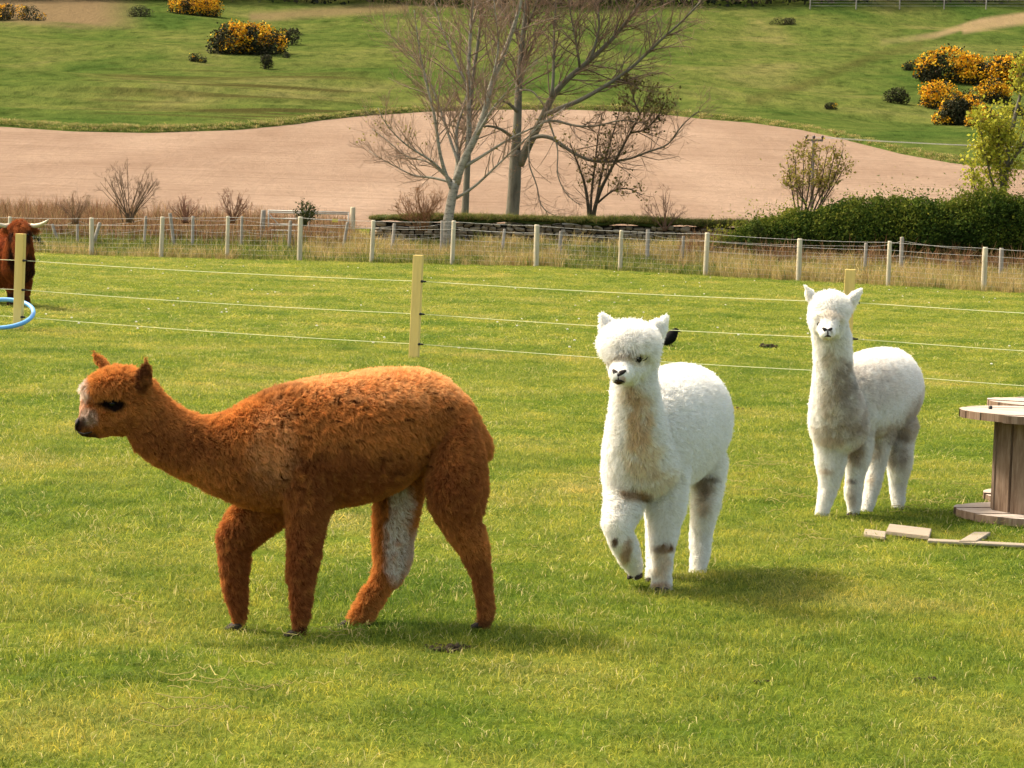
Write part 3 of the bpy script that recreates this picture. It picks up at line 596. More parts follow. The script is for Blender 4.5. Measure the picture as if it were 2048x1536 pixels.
for q, e in (((1270, 724), (1286, 713)), ((1284, 722), (1293, 711)), ((1262, 722), (1273, 718))):
    mb = MB(); mb.add(*tube([s2(*q, .004), (s2(*q, .012) + s2(*e, .012)) / 2, s2(*e, .008)], [.0012, .0022, .001], 5)); mb.build('eyelash', m_nose, b2)
for px, py, d in ((1322, 1182, 10.56), (1394, 1156, 11.0), (1304, 1163, 10.8)): toes(b2, at(px, py, d), h2, .02)
toes(b2, at(1270, 1150, 10.68), h2 * .5, .02)

# dirty white alpaca behind it
O3 = at(1684, 1034, 13.6); O3[2] = float(gz(O3[0], O3[1]))
side3 = np.array((1.0, .05, 0)); side3 = norm(side3); hv3 = np.array((.05, -1.0, 0))
n3 = at(1655, 668, 13.02); k3 = at(1659, 630, 13.30)
head3 = head_secs(n3, k3, side3, [(0, .034, .034, 0), (.12, .042, .044, 0), (.35, .056, .055, 0), (.6, .080, .07, .0), (.85, .094, .08, 0), (1.0, .09, .07, 0)])
tk3 = ball(at(1660, 619, 13.23), side3 * .090, hv3 * .105, (0, 0, .080), 18, 12)
e3 = [ear_loft(at(1632, 608, 13.28), at(1608, 570, 13.28), np.array((.7, .1, .7)), .028, .013), ear_loft(at(1695, 611, 13.28), at(1726, 574, 13.28), np.array((.7, .1, -.7)), .030, .013)]
S3 = [(.17, .60, .12, .09), (.11, .61, .19, .14), (.02, .625, .225, .18), (-.12, .635, .24, .198), (-.3, .645, .25, .205), (-.45, .655, .25, .205), (-.58, .66, .235, .19), (-.69, .66, .18, .145), (-.75, .65, .1, .08)]
neck3 = [(1624, 1702, 655, 13.28, .085), (1628, 1702, 690, 13.30, .09), (1629, 1703, 730, 13.33, .095), (1627, 1708, 765, 13.37, .115), (1622, 1722, 800, 13.42, .14), (1618, 1735, 835, 13.47, .15), (1622, 1738, 862, 13.5, .14)]
legs3 = [
 [(1626, 1700, 845, 13.52), (1631, 1692, 880, 13.52), (1634, 1690, 911, 13.52), (1636, 1686, 947, 13.52), (1638, 1677, 974, 13.52), (1635, 1668, 997, 13.51), (1632, 1660, 1018, 13.5), (1630, 1657, 1033, 13.5)],
 [(1688, 1745, 850, 13.62), (1690, 1743, 885, 13.62), (1692, 1737, 923, 13.62), (1691, 1727, 959, 13.62), (1688, 1724, 985, 13.62), (1693, 1722, 1008, 13.62), (1696, 1717, 1030, 13.62)],
 [(1728, 1790, 865, 13.9), (1735, 1774, 899, 13.88), (1736, 1770, 935, 13.86), (1731, 1765, 959, 13.84), (1727, 1758, 985, 13.82), (1723, 1749, 1007, 13.80), (1720, 1742, 1027, 13.78)],
 [(1762, 1835, 850, 14.02), (1770, 1824, 882, 14.02), (1772, 1822, 911, 14.0), (1776, 1820, 937, 14.0), (1779, 1812, 971, 14.02), (1782, 1810, 996, 14.0), (1786, 1807, 1019, 13.98)]]
G2 = np.array((.36, .265, .18)); BLK = np.array((.05, .04, .03)); BG = np.array((.56, .43, .28))
sp3 = [(at(1683, 760, 13.3), (.055, .15, .15), G2, .95), (at(1700, 790, 13.35), (.07, .15, .10), G2 * .8, .9), (at(1704, 760, 13.35), (.018, .15, .06), BLK, .8), (at(1700, 835, 13.4), (.13, .2, .09), GREY * .85, .85), (at(1690, 862, 13.4), (.17, .25, .06), GREY * .9, .75), (at(1662, 800, 13.3), (.05, .1, .16), BG, .6), (at(1662, 722, 13.2), (.04, .1, .07), BG, .7),
 (at(1765, 860, 13.8), (.22, .3, .06), GREY, .8), (at(1825, 835, 13.9), (.075, .3, .13), GREY * .95, .85), (at(1842, 800, 13.95), (.03, .3, .09), GREY * .9, .6), (at(1800, 880, 13.85), (.1, .2, .05), MUD * 1.3, .85), (at(1712, 905, 13.5), (.065, .12, .10), TN * .85, .95), (at(1706, 966, 13.5), (.06, .12, .02), MUD, .9), (at(1708, 1000, 13.5), (.05, .12, .08), TN * .7, .8),
 (at(1660, 880, 13.4), (.09, .12, .03), TN, .6), (at(1656, 943, 13.42), (.04, .1, .02), TN * .8, .75), (at(1800, 920, 13.9), (.05, .2, .08), GREY * .75, .8), (at(1755, 905, 13.75), (.05, .15, .07), GREY, .7), (at(1746, 960, 13.75), (.03, .1, .05), GREY * 1.3, .6), (at(1665, 632, 13.1), (.06, .12, .03), GREY * 1.35, .55), (at(1656, 681, 13.02), (.036, .06, .03), np.array((.55, .40, .18)), .75), (at(1657, 668, 13.0), (.02, .06, .02), np.array((.25, .13, .06)), .8), (at(1760, 770, 13.5), (.3, .4, .14), np.array((.62, .55, .48)), .6)]
ln3 = [(at(1655, 665, 13.08), (.065, .16, .07), .005), (at(1690, 645, 13.25), (.05, .12, .08), .014), (at(1660, 615, 13.25), (.13, .16, .085), .034), (at(1660, 636, 13.14), (.10, .07, .026), .046), (at(1616, 586, 13.28), (.055, .1, .07), .010), (at(1714, 590, 13.28), (.06, .1, .07), .010), (at(1656, 672, 13.0), (.03, .05, .04), .002), (at(1720, 990, 13.7), (.6, .9, .21), .017)]
b3, s3, h3, L3_ = white_alpaca(O3, RAD(33), S3, neck3, head3, legs3, e3, tk3, 'mud-stained white alpaca standing at the back beside the cable drums', WH * .97, [(q, r, np.array(c) * .85 + WH * .15, s * .78) for q, r, c, s in sp3], ln3, [(1677, 652), (1637, 648)], None, 23, 150000, .011)
face(b3, s3, (1655, 660), (1656, 672), side3, hv3, .020)
for px, py, d in ((1640, 1036, 13.45), (1704, 1031, 13.57), (1728, 1029, 13.74), (1795, 1021, 13.93)): toes(b3, at(px, py, d), h3, .02)
# ------------------------------------------------------------------ fences, gate, wall
m_post_new = mat_var('new_fence_wood', (.66, .45, .12), (.76, .55, .19), 5, .75, .2, .3, .004, (1, 1, .12), c3=(.52, .36, .11))
m_post_old = mat_var('weathered_post', (.40, .34, .23), (.56, .49, .36), 9, .85, .15, .5, .01, (1, 1, .15), c3=(.32, .26, .16))
m_post_grey = mat_var('grey_post', (.22, .19, .155), (.40, .36, .31), 9, .9, .1, .5, .01, (1, 1, .15))
m_wire = mat_var('galvanised_wire', (.34, .33, .30), (.48, .47, .44), 20, .5, .5)
m_rope = mat_var('fence_rope', (.60, .62, .36), (.70, .72, .48), 60, .7, .2)
m_black = mat_var('black_plastic', (.008, .008, .008), (.015, .014, .013), 30, .5, .4)
m_bar = mat_var('gate_metal', (.36, .34, .30), (.50, .47, .42), 9, .5, .5)
def fdir(u):
    a, b = [np.array((q * fence_d(q) / FPX, fence_d(q), 0)) for q in (u - 5, u + 5)]; return norm(b - a)
def post_round(base, top, r, n=9):
    base, top = np.asarray(base, float), np.asarray(top, float); ax = top - base
    return tube([base - ax * .25, base, base + ax * .5, top - ax * .03, top], [r, r * 1.03, r, r * .97, r * .82], n)
def strand(pts, r, n=4): return tube(pts, [r] * len(pts), n)
def sagline(a, b, s, k=5): return [a + (b - a) * t - np.array((0, 0, 4 * s * t * (1 - t))) for t in np.linspace(0, 1, k)]

# boundary fence of round posts, two plain wires over netting
FP = [(20, 433, 16, 513), (183, 435, 183, 514), (325, 433, 322, 508), (456, 432, 454, 508), (601, 433, 599, 513), (747, 440, 743, 518), (908, 441, 904, 524), (1074, 449, 1072, 535), (1243, 460, 1240, 543), (1415, 465, 1411, 550), (1600, 477, 1597, 556), (1780, 482, 1776, 572), (1971, 494, 1967, 584)]
FP = [(-330, 436, -334, 512), (-155, 434, -159, 512)] + FP + [(2165, 505, 2160, 596), (2365, 514, 2360, 608)]
root = thing('wire_fence', onground(1024, fence_d(0)), 'long wire netting fence on round pale posts between the lawn and the rough verge', 'fence')
tops, feet = [], []
for k, (a, b, c, d_) in enumerate(FP):
    u = c - 1024; dd = float(fence_d(u)); f = onground(c, dd); t = at(a, b, dd); mb = MB(); mb.add(*post_round(f, t, .062 + .008 * math.sin(k * 2.3)))
    mb.build('post', m_post_old, root); tops.append(t); feet.append(f)
net = MB(); ST = {.97: [], .80: []}
for k in range(len(FP) - 1):
    o = np.array((0, -.07, 0)); a0, a1, b0, b1 = feet[k] + o, tops[k] + o, feet[k + 1] + o, tops[k + 1] + o
    for h, r in ((.97, .0042), (.80, .0042)): ST[h] += sagline(a0 + (a1 - a0) * h, b0 + (b1 - b0) * h, .015)[:-1]
    for h in (.68, .56, .45, .34, .23, .12): net.add(*strand(sagline(a0 + (a1 - a0) * h, b0 + (b1 - b0) * h, .01, 3), .0022, 3))
    for q in np.linspace(0, 1, 14): p = a0 + (b0 - a0) * q; t = a1 + (b1 - a1) * q; net.add(*strand([p, p + (t - p) * .68], .0020, 3))
for q in ST.values(): mb = MB(); mb.add(*strand(q, .0042)); mb.build('wire', m_wire, root)
tag(net.build('netting', m_wire, root), kind='stuff')

# older, leaning line of posts behind it
OP = [(104, 448, 118, 490), (155, 435, 155, 488), (200, 445, 186, 484), (292, 432, 288, 476), (340, 426, 349, 470), (386, 432, 385, 462), (484, 432, 482, 476), (581, 441, 578, 478), (695, 444, 685, 483), (789, 447, 784, 497), (884, 441, 882, 500), (1009, 458, 1003, 511), (1122, 462, 1118, 507), (1296, 459, 1294, 504), (1367, 472, 1364, 504), (1732, 486, 1729, 541), (1804, 474, 1801, 546), (2003, 496, 2001, 556)]
root = thing('old_wire_fence', onground(1003, fence_d(-21) + 2.6), 'older fence of thin grey leaning posts standing behind the netting fence', 'fence')
prev = None; ST = {.55: [], .9: []}
for a, b, c, d_ in OP:
    dd = float(fence_d(c - 1024)) + 2.6; f = onground(c, dd); t = at(a, b, dd); pm = MB(); pm.add(*post_round(f, t, random.uniform(.040, .062), 7)); pm.build('post', m_post_grey, root)
    if prev is not None:
        for h in (.55, .9): ST[h] += sagline(prev[0] + (prev[1] - prev[0]) * h, f + (t - f) * h, .05)[:-1]
    prev = (f, t)
for q in ST.values(): mb = MB(); mb.add(*strand(q, .003)); mb.build('wire', m_wire, root)

# electric fence across the paddock: square new posts and three pale ropes
root = thing('rope_fence', at(828, 714, 27.4), 'paddock fence of square yellow wooden posts with three thin pale ropes', 'fence')
E0 = at(36, 660, 30.5); E1 = at(828, 716, 27.4); ed = E1 - E0; ed[2] = 0
EP = [E0 - ed * 2.0, E0 - ed, E0, E1, E0 + ed * 1.88, E0 + ed * 2.85, E0 + ed * 3.8]; lean = [0, .01, .035, .04, .02, 0, 0]; en = norm(ed); ep = rot2(en)
pp = []
for k, (p, l) in enumerate(zip(EP, lean)):
    p = p.copy(); p[2] = float(gz(p[0], p[1])); hgt = (1.10, 1.12, 1.17, 1.13, 1.17, 1.15, 1.15)[k]; c, s = math.cos(RAD(24)), math.sin(RAD(24))
    ax = (en * c + ep * s) * .052; ay = (ep * c - en * s) * .052; tp = np.array((en[0] * l * .4, en[1] * l * .4, hgt)); v, f = box(p + tp / 2 - tp * .1, ax, ay, tp * .6)
    mb = MB(); mb.add(v, f); o = mb.build('post', m_post_new, root, False); bv = o.modifiers.new('edge', 'BEVEL'); bv.width = .006; bv.segments = 2; pp.append((p, tp))
    for h in (.845, .487, .156):
        q = p + tp * (h / hgt) + en * .066 - ep * .01; mb = MB(); mb.add(*tube([q - ep * .02, q, q + ep * .03], [.010, .016, .012], 8)); mb.add(*tube([q - en * .02, q + en * .055], [.012, .009], 8)); mb.build('insulator', m_black, o)
for h in (.845, .487, .156):
    L_ = []
    for (p, t), (q, t2) in zip(pp[:-1], pp[1:]): L_ += sagline(p + t * (h / t[2]) + en * .066 + ep * .012, q + t2 * (h / t2[2]) + en * .066 + ep * .012, .02, 9)[:-1]
    mb = MB(); mb.add(*strand(L_, .0029, 5)); mb.build('rope', m_rope, root)

# field gate
dg_ = float(fence_d(-400)) + 5.0; gl, gr_ = onground(530, dg_), onground(704, dg_); gx = norm(gr_ - gl)
root = thing('field_gate', gl, 'galvanised tubular field gate with a small yellow sign in front of the ploughed field', 'gate')
zt = at(610, 421, dg_)[2]
def px_x(px): return at(px, 430, dg_)[0]
for yy in (421, 424.5, 436.5, 448, 460, 472):
    a, b = at(536, yy, dg_), at(698, yy + 4, dg_); mb = MB(); mb.add(*tube([a, b], .020 if yy < 430 else .016, 8)); mb.build('rail', m_bar, root)
for q in (537, 618, 697):
    a, b = at(q, 420 + (q - 537) * .025, dg_), at(q, 474, dg_); mb = MB(); mb.add(*tube([a, b], .020, 8)); mb.build('upright', m_bar, root)
mb = MB(); mb.add(*tube([at(540, 430, dg_), at(560, 452, dg_ + .02)], .016, 6)); mb.build('brace', m_bar, root)
m_yel = mat_var('yellow_sign', (.62, .50, .05), (.70, .58, .10), 8, .5, .3); v, f = box(at(670, 441, dg_ - .03), (.085, 0, 0), (0, .004, 0), (0, 0, .05)); mb = MB(); mb.add(v, f); mb.build('sign', m_yel, root, False)
for a, b, c, d_, m_ in ((527, 420, 523, 480, m_post_grey), (706, 414, 704, 482, m_post_old)):
    mb = MB(); mb.add(*post_round(at(c, d_, dg_), at(a, b, dg_), .075)); mb.build('gate_post', m_, root)

# dry stone wall with a turf top
m_stone = newmat('wall_stone'); m_stone, nt, out = m_stone
oi = nt.nodes.new('ShaderNodeObjectInfo'); vv = worldpos(nt)
c = rampn(nt, oi.outputs['Random'], [(0, (.12, .095, .07)), (.35, (.20, .16, .12)), (.7, (.27, .22, .165)), (1, (.38, .32, .25))])
n_ = noisen(nt, vv, 14, 5, .7); c = mixc(nt, 1.0, c, rampn(nt, n_, [(.3, (.65, .65, .66)), (.7, (1.3, 1.25, 1.15))]), 'MULTIPLY'); finish(nt, out, c, .95, .1, (n_, .7, .03))
m_core = mat_var('wall_hearting', (.020, .016, .012), (.035, .028, .020), 12, .95, .05)
stone_me = []
rs = np.random.default_rng(3)
for k in range(9):
    v, f = ball((0, 0, 0), (.5, 0, 0), (0, .5, 0), (0, 0, .5), 7, 4); v = np.sign(v) * np.abs(v) ** .62 * .5 / (.5 ** .62) * (1 + rs.normal(size=v.shape) * .09); mb = MB(); mb.add(v, f); stone_me.append(mb.mesh('stone', m_stone, False))
dw = 71.4; wl_, wr_ = onground(748, dw), onground(1495, dw); root = thing('dry_stone_wall', (wl_ + wr_) / 2, 'low dry stone wall topped with green turf behind the fences and under the trees', 'wall')
Lw_ = np.linalg.norm(wr_ - wl_); wx = norm(wr_ - wl_); zb = -.06
for row in range(6):
    x = rs.uniform(0, .1); hh = .118
    while x < Lw_:
        w = rs.uniform(.13, .38); h = hh * rs.uniform(.75, 1.3); g_ = wl_ + wx * (x + w / 2); 
        if not (row == 5 and rs.uniform() < .25) and not (row == 0 and rs.uniform() < .35):
            o = bpy.data.objects.new('stone', stone_me[rs.integers(9)]); COL.objects.link(o); o.parent = root; o.matrix_parent_inverse = Matrix.Translation(-Vector(root.location))
            o.location = (g_[0], g_[1] - .03 + rs.normal() * .018, float(gz(g_[0], g_[1])) + zb + row * hh + h / 2); o.scale = (w * 1.04, .42, h * 1.06); o.rotation_euler = (rs.normal() * .1, rs.normal() * .14, rs.normal() * .12)
        x += w * .98
v = []; mb = MB(); k = 30; mb.add(*loft([(wl_ + (wr_ - wl_) * t + np.array((0, .04, .30)), np.array((0, .17, 0)), np.array((0, 0, .37))) for t in np.linspace(0.0, 1, k)], 12)); mb.build('hearting', m_core, root)
rc = np.random.default_rng(8); n = 1500; t = rc.uniform(-.01, 1.0, n); P = wl_ + (wr_ - wl_) * t[:, None]; P[:, 1] += rc.uniform(-.30, .24, n)
P[:, 2] = gz(P[:, 0], wl_[1]) + .70 + .10 * fbm(P, .8, 3, 2); s = rc.uniform(.4, .9, n) * (.35 + 1.1 * fbm(P, .55, 13, 2))
cap = scatter('turf_cap', P, np.stack([rc.normal(size=n) * .3, rc.normal(size=n) * .3, rc.uniform(0, 6.28, n)], 1), np.stack([s, s, s], 1), np.zeros(n, int) + rc.integers(0, 3, n), [tuft_mesh('turf_tuft', 60, .15, .10, .30, .007, m_dry, rc, cols=[(.06, .10, .016), (.09, .135, .022), (.14, .165, .03), (.22, .20, .06), (.26, .19, .08)], lean=.8) for _ in range(3)])
cap.parent = root; cap.matrix_parent_inverse = Matrix.Translation(-Vector(root.location))
mb = MB(); mb.add(*loft([(wl_ + (wr_ - wl_) * t + np.array((0, .0, .74 + .05 * math.sin(t * 40))), np.array((0, .24, 0)), np.array((0, 0, .07))) for t in np.linspace(0, 1, 50)], 12)); mb.build('turf_bank', mat_var('turf_bank', (.03, .045, .012), (.05, .07, .02), 6, .95, .1), root)

# trough with a pale rim behind the wall
dt = 73.0; c_ = at(1100, 446, dt); root = thing('water_trough', (c_[0], c_[1], float(gz(c_[0], c_[1]))), 'long pale concrete trough behind the turf-topped wall by the trees', 'trough')
m_conc = mat_var('pale_concrete', (.42, .38, .30), (.52, .48, .40), 5, .9, .1)
zt_ = at(1100, 441, dt)[2]; g0 = float(gz(c_[0], dt)) - .05
for nm, cx, cy, hx, hy, z0, z1 in (('side', c_[0], dt - .3, 1.02, .04, g0, zt_), ('side', c_[0], dt + .3, 1.02, .04, g0, zt_), ('end', c_[0] - .98, dt, .04, .26, g0, zt_ - .003), ('end', c_[0] + .98, dt, .04, .26, g0, zt_ - .003), ('base', c_[0], dt, .94, .26, g0, g0 + .1)):
    v, f = box((cx, cy, (z0 + z1) / 2), (hx, 0, 0), (0, hy, 0), (0, 0, (z1 - z0) / 2)); mb = MB(); mb.add(v, f); mb.build(nm, m_conc, root, False)

# ------------------------------------------------------------------ hedge
m_leaf = mat_attr('leaf', .8, .05, .30, .3, 1.5)
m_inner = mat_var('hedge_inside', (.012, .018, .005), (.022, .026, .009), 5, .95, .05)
HT = np.array([(1405, 492), (1440, 470), (1480, 452), (1530, 440), (1600, 428), (1650, 412), (1700, 406), (1750, 402), (1800, 399), (1850, 397), (1900, 393), (1960, 389), (2048, 400), (2150, 398), (2300, 402)], float)
root = thing('hedge', onground(1800, 66.4), 'long dark green hedge behind the fence below the grass hill', 'hedge'); rh = np.random.default_rng(21)
def hedge_pts(n, lo=0.0, hi=1.0):
    px = rh.uniform(1405, 2300, n); dd = fence_d(px - 1024) + 5.2; nz = fbm(p3(px * .05, 0, 0), 1.0, 5, 3) - .5; ht = np.interp(px, HT[:, 0], HT[:, 1]) + nz * 26
    x = (px - 1024) * dd / FPX; v = (yh(px) - ht) / FPX * dd; zt = EYE + v; zg = gz(x, dd); return px, x, dd, zg, zt
n = 90000; px, x, dd, zg, zt = hedge_pts(n); a_ = rh.uniform(-.25, math.pi + .25, n); r_ = rh.uniform(.78, 1.03, n) ** 1.0
lump = .82 + .34 * fbm(np.stack([x, a_ * .9, x * 0], 1), 1.5, 9, 3) * 1.25; P = np.stack([x + rh.normal(size=n) * .05, dd - np.cos(a_) * 1.0 * r_ * lump, zg + (zt - zg) * np.clip(np.sin(a_), -.1, 1) ** .55 * r_ * (lump ** .5) if False else zg + np.clip((zt - zg) * np.abs(np.sin(a_)) ** .6 * r_ * lump ** .5, .05, None)], 1)
sp_ = rh.uniform(size=n) < .16; P[sp_, 2] += rh.exponential(.13, sp_.sum()) * (.3 + 1.4 * vnoise(P[sp_], 1.1, 41))
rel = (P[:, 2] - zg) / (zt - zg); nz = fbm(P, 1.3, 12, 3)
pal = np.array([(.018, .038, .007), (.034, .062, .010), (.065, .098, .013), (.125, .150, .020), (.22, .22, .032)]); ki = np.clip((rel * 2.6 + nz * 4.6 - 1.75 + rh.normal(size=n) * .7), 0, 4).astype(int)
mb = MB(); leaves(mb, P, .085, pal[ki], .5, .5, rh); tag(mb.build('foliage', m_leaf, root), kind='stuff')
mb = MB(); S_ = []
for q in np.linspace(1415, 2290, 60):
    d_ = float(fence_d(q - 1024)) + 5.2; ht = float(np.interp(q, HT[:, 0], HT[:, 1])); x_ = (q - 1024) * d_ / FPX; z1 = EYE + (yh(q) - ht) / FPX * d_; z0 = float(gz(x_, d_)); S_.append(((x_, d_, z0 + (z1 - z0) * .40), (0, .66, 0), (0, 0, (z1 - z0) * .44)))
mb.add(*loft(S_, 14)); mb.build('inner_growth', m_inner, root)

# ------------------------------------------------------------------ trees and shrubs
m_birch, nt, out = newmat('birch_bark'); vv = worldpos(nt)
n1 = noisen(nt, stretch(nt, vv, (1, 1, 2.5)), 5, 5, .7); c = rampn(nt, n1, [(.30, (.08, .066, .05)), (.46, (.25, .225, .185)), (.60, (.34, .31, .26)), (.72, (.19, .165, .125))]); finish(nt, out, c, .9, .1, (n1, .5, .03))
m_bark = mat_var('grey_bark', (.085, .075, .058), (.155, .14, .11), 5, .95, .1, .8, .03, (1, 1, .3), c3=(.12, .125, .09), world=True)
m_darkbark = mat_var('dark_bark', (.045, .036, .026), (.085, .07, .05), 6, .95, .1, .8, .02, (1, 1, .3), world=True)
m_twig = mat_attr('twig', .9, .1, 0, .2, 2)
def limb(pts, d0, d1, w0, w1, wob=0.0):
    """pts in the photograph, going from depth d0 to d1; widths in frame pixels -> smooth 3-D path with radii"""
    pts = np.array(pts, float); s = np.concatenate([[0], np.cumsum(np.linalg.norm(np.diff(pts, axis=0), axis=1))]); s /= s[-1]
    k = max(len(pts) * 3, 8); t = np.linspace(0, 1, k); X = np.interp(t, s, pts[:, 0]); Y = np.interp(t, s, pts[:, 1])
    for _ in range(2): X[1:-1] = (X[:-2] + 2 * X[1:-1] + X[2:]) / 4; Y[1:-1] = (Y[:-2] + 2 * Y[1:-1] + Y[2:]) / 4
    dd = d0 + (d1 - d0) * t; P = np.array([at(a, b, c) for a, b, c in zip(X, Y, dd)]); R = (w0 + (w1 - w0) * t ** .8) * .42 / FPX * dd; return P, R
def sprout(P, R, rng, n, l0, l1, start=.25, ang=.75, curve=0.15, r=.5, rmax=.03):
    """side branches off a limb"""
    out = []; T = norm(np.gradient(P, axis=0)); s = np.linspace(0, 1, len(P))
    for _ in range(n):
        t = rng.uniform(start, 1.0); i = min(int(t * (len(P) - 1)), len(P) - 2); f = t * (len(P) - 1) - i; p = P[i] * (1 - f) + P[i + 1] * f; rr = R[i]
        q = norm(np.cross(T[i], rng.normal(size=3))); a = ang * rng.uniform(.6, 1.3); d = norm(T[i] * math.cos(a) + q * math.sin(a)); L = rng.uniform(l0, l1) * (1.15 - .6 * t)
        pts = [p]; k = 4
        for j in range(k): d = norm(d + np.array((0, 0, curve)) + rng.normal(size=3) * .17); pts.append(pts[-1] + d * L / k)
        r0 = min(rr * r, rmax, L * .012 + .002); out.append((np.array(pts), np.linspace(r0, r0 * .35, k + 1)))
    return out
def tubes(mb, L, n, col, rng):
    for P, R in L: mb.add(*tube(P, np.maximum(R, .0030), n, False), np.array(col) * rng.uniform(.75, 1.25))
def bare_tree(name, label, base, limbs, bark, seed, tw, cols=((.20, .12, .075), (.16, .10, .065)), leafspec=None, cat='tree', curve=(.1, .12)):
    rng = np.random.default_rng(seed); root = thing(name, base, label, cat); mb = MB(); cr = MB(); tips = []
    for (P, R), (n1, l0, l1, n2, start) in limbs:
        mb.add(*tube(P, R, 9 if R[0] > .04 else 6)); B1 = sprout(P, R, rng, int(n1 * tw * 1.8), l0, l1, start, .8, curve[0])
        tubes(cr, B1, 4, cols[0], rng)
        for b in B1:
            B2 = sprout(b[0], b[1], rng, n2, l0 * .35, l1 * .5, .2, .7, curve[1], .6, .012); tubes(cr, B2, 3, cols[1], rng); tips += B2
            B3 = [x for q in B2[::2] for x in sprout(q[0], q[1], rng, 2, l0 * .15, l1 * .25, .2, .6, curve[1], .6, .006)]; tubes(cr, B3, 3, cols[1], rng); tips += B3
    mb.build('trunk', bark, root); cr.build('crown', m_twig, root)
    if leafspec:
        nl, size, pal, filt = leafspec; lm = MB(); q = np.array([p for t in tips for p in t[0][1:]]); q = q[filt(q)] if filt else q
        if len(q):
            q = q[rng.integers(0, len(q), nl)] + rng.normal(size=(nl, 3)) * size * .8; leaves(lm, q, size, np.array(pal)[rng.integers(0, len(pal), nl)] * rng.uniform(.7, 1.25, (nl, 1)), .3, .65, rng); tag(lm.build('leaves', m_leaf, root), kind='stuff')
    return root
# pale multi-stemmed tree in front of the wall
D1 = 69.3
TW = (.29, .21, .155)
birch = [
 (limb([(889, 506), (893, 460), (902, 403), (912, 362)], D1, D1, 28, 21), (0, 1, 2, 0, .5)),
 (limb([(912, 368), (923, 325), (950, 280), (971, 222), (981, 168), (1001, 127), (1025, 62), (1042, 7), (1056, -80), (1066, -180)], D1, D1 - .6, 21, 3), (30, .8, 2.3, 5, .2)),
 (limb([(910, 370), (918, 315), (909, 267), (926, 219), (936, 180)], D1, D1 + .8, 16, 3), (16, .6, 1.8, 5, .2)),
 (limb([(914, 362), (940, 294), (937, 220), (936, 144), (943, 34), (947, -40), (955, -190)], D1 + .2, D1 + 1.2, 15, 3), (30, .8, 2.4, 5, .2)),
 (limb([(906, 385), (884, 330), (876, 287), (870, 230), (858, 190), (840, 110), (828, 20)], D1, D1 - .8, 11, 2), (26, .6, 2.0, 5, .25)),
 (limb([(926, 335), (965, 312), (1008, 284), (1050, 262), (1090, 246), (1130, 215)], D1, D1 - 1.0, 9, 2), (12, .5, 1.3, 4, .3)),
 (limb([(912, 396), (942, 380), (985, 340), (1018, 308), (1060, 270), (1090, 240)], D1, D1 - 1.2, 8, 2), (12, .5, 1.3, 4, .3)),
 (limb([(903, 362), (864, 321), (817, 294), (790, 270), (765, 239), (756, 215)], D1, D1 - .9, 8, 1.5), (18, .5, 1.5, 5, .2)),
 (limb([(900, 364), (866, 355), (827, 352), (776, 325), (752, 312), (738, 301)], D1, D1 + .7, 7, 1.5), (16, .4, 1.2, 5, .2)),
 (limb([(909, 372), (885, 345), (850, 318), (815, 318), (780, 285), (745, 258)], D1, D1 + .9, 7, 1.5), (16, .4, 1.3, 5, .2)),
 (limb([(955, 268), (985, 215), (1010, 190), (1040, 150), (1075, 120)], D1 - .2, D1 - 1.4, 8, 1.5), (16, .5, 1.5, 5, .2)),
 (limb([(918, 330), (890, 250), (868, 180), (842, 130), (800, 90), (770, 60)], D1, D1 + 1.3, 8, 1.5), (26, .6, 1.9, 5, .2)),
 (limb([(938, 180), (905, 110), (880, 50), (862, -30)], D1 + .8, D1 + 1.5, 7, 1.5), (22, .6, 1.9, 5, .1)),
 (limb([(985, 160), (1000, 90), (990, 30), (985, -60)], D1 - .3, D1 - .9, 7, 1.5), (20, .6, 1.8, 5, .1))]
bare_tree('pale_bare_tree', 'pale-barked bare tree with several forked stems rising in front of the stone wall', onground(889, D1), birch, m_birch, 31, 1.0, (TW, (.26, .165, .11)), (260, .07, [(.26, .24, .04), (.20, .17, .03)], lambda q: (q[:, 2] > at(900, 290, D1)[2]) & (q[:, 2] < at(900, 215, D1)[2])))
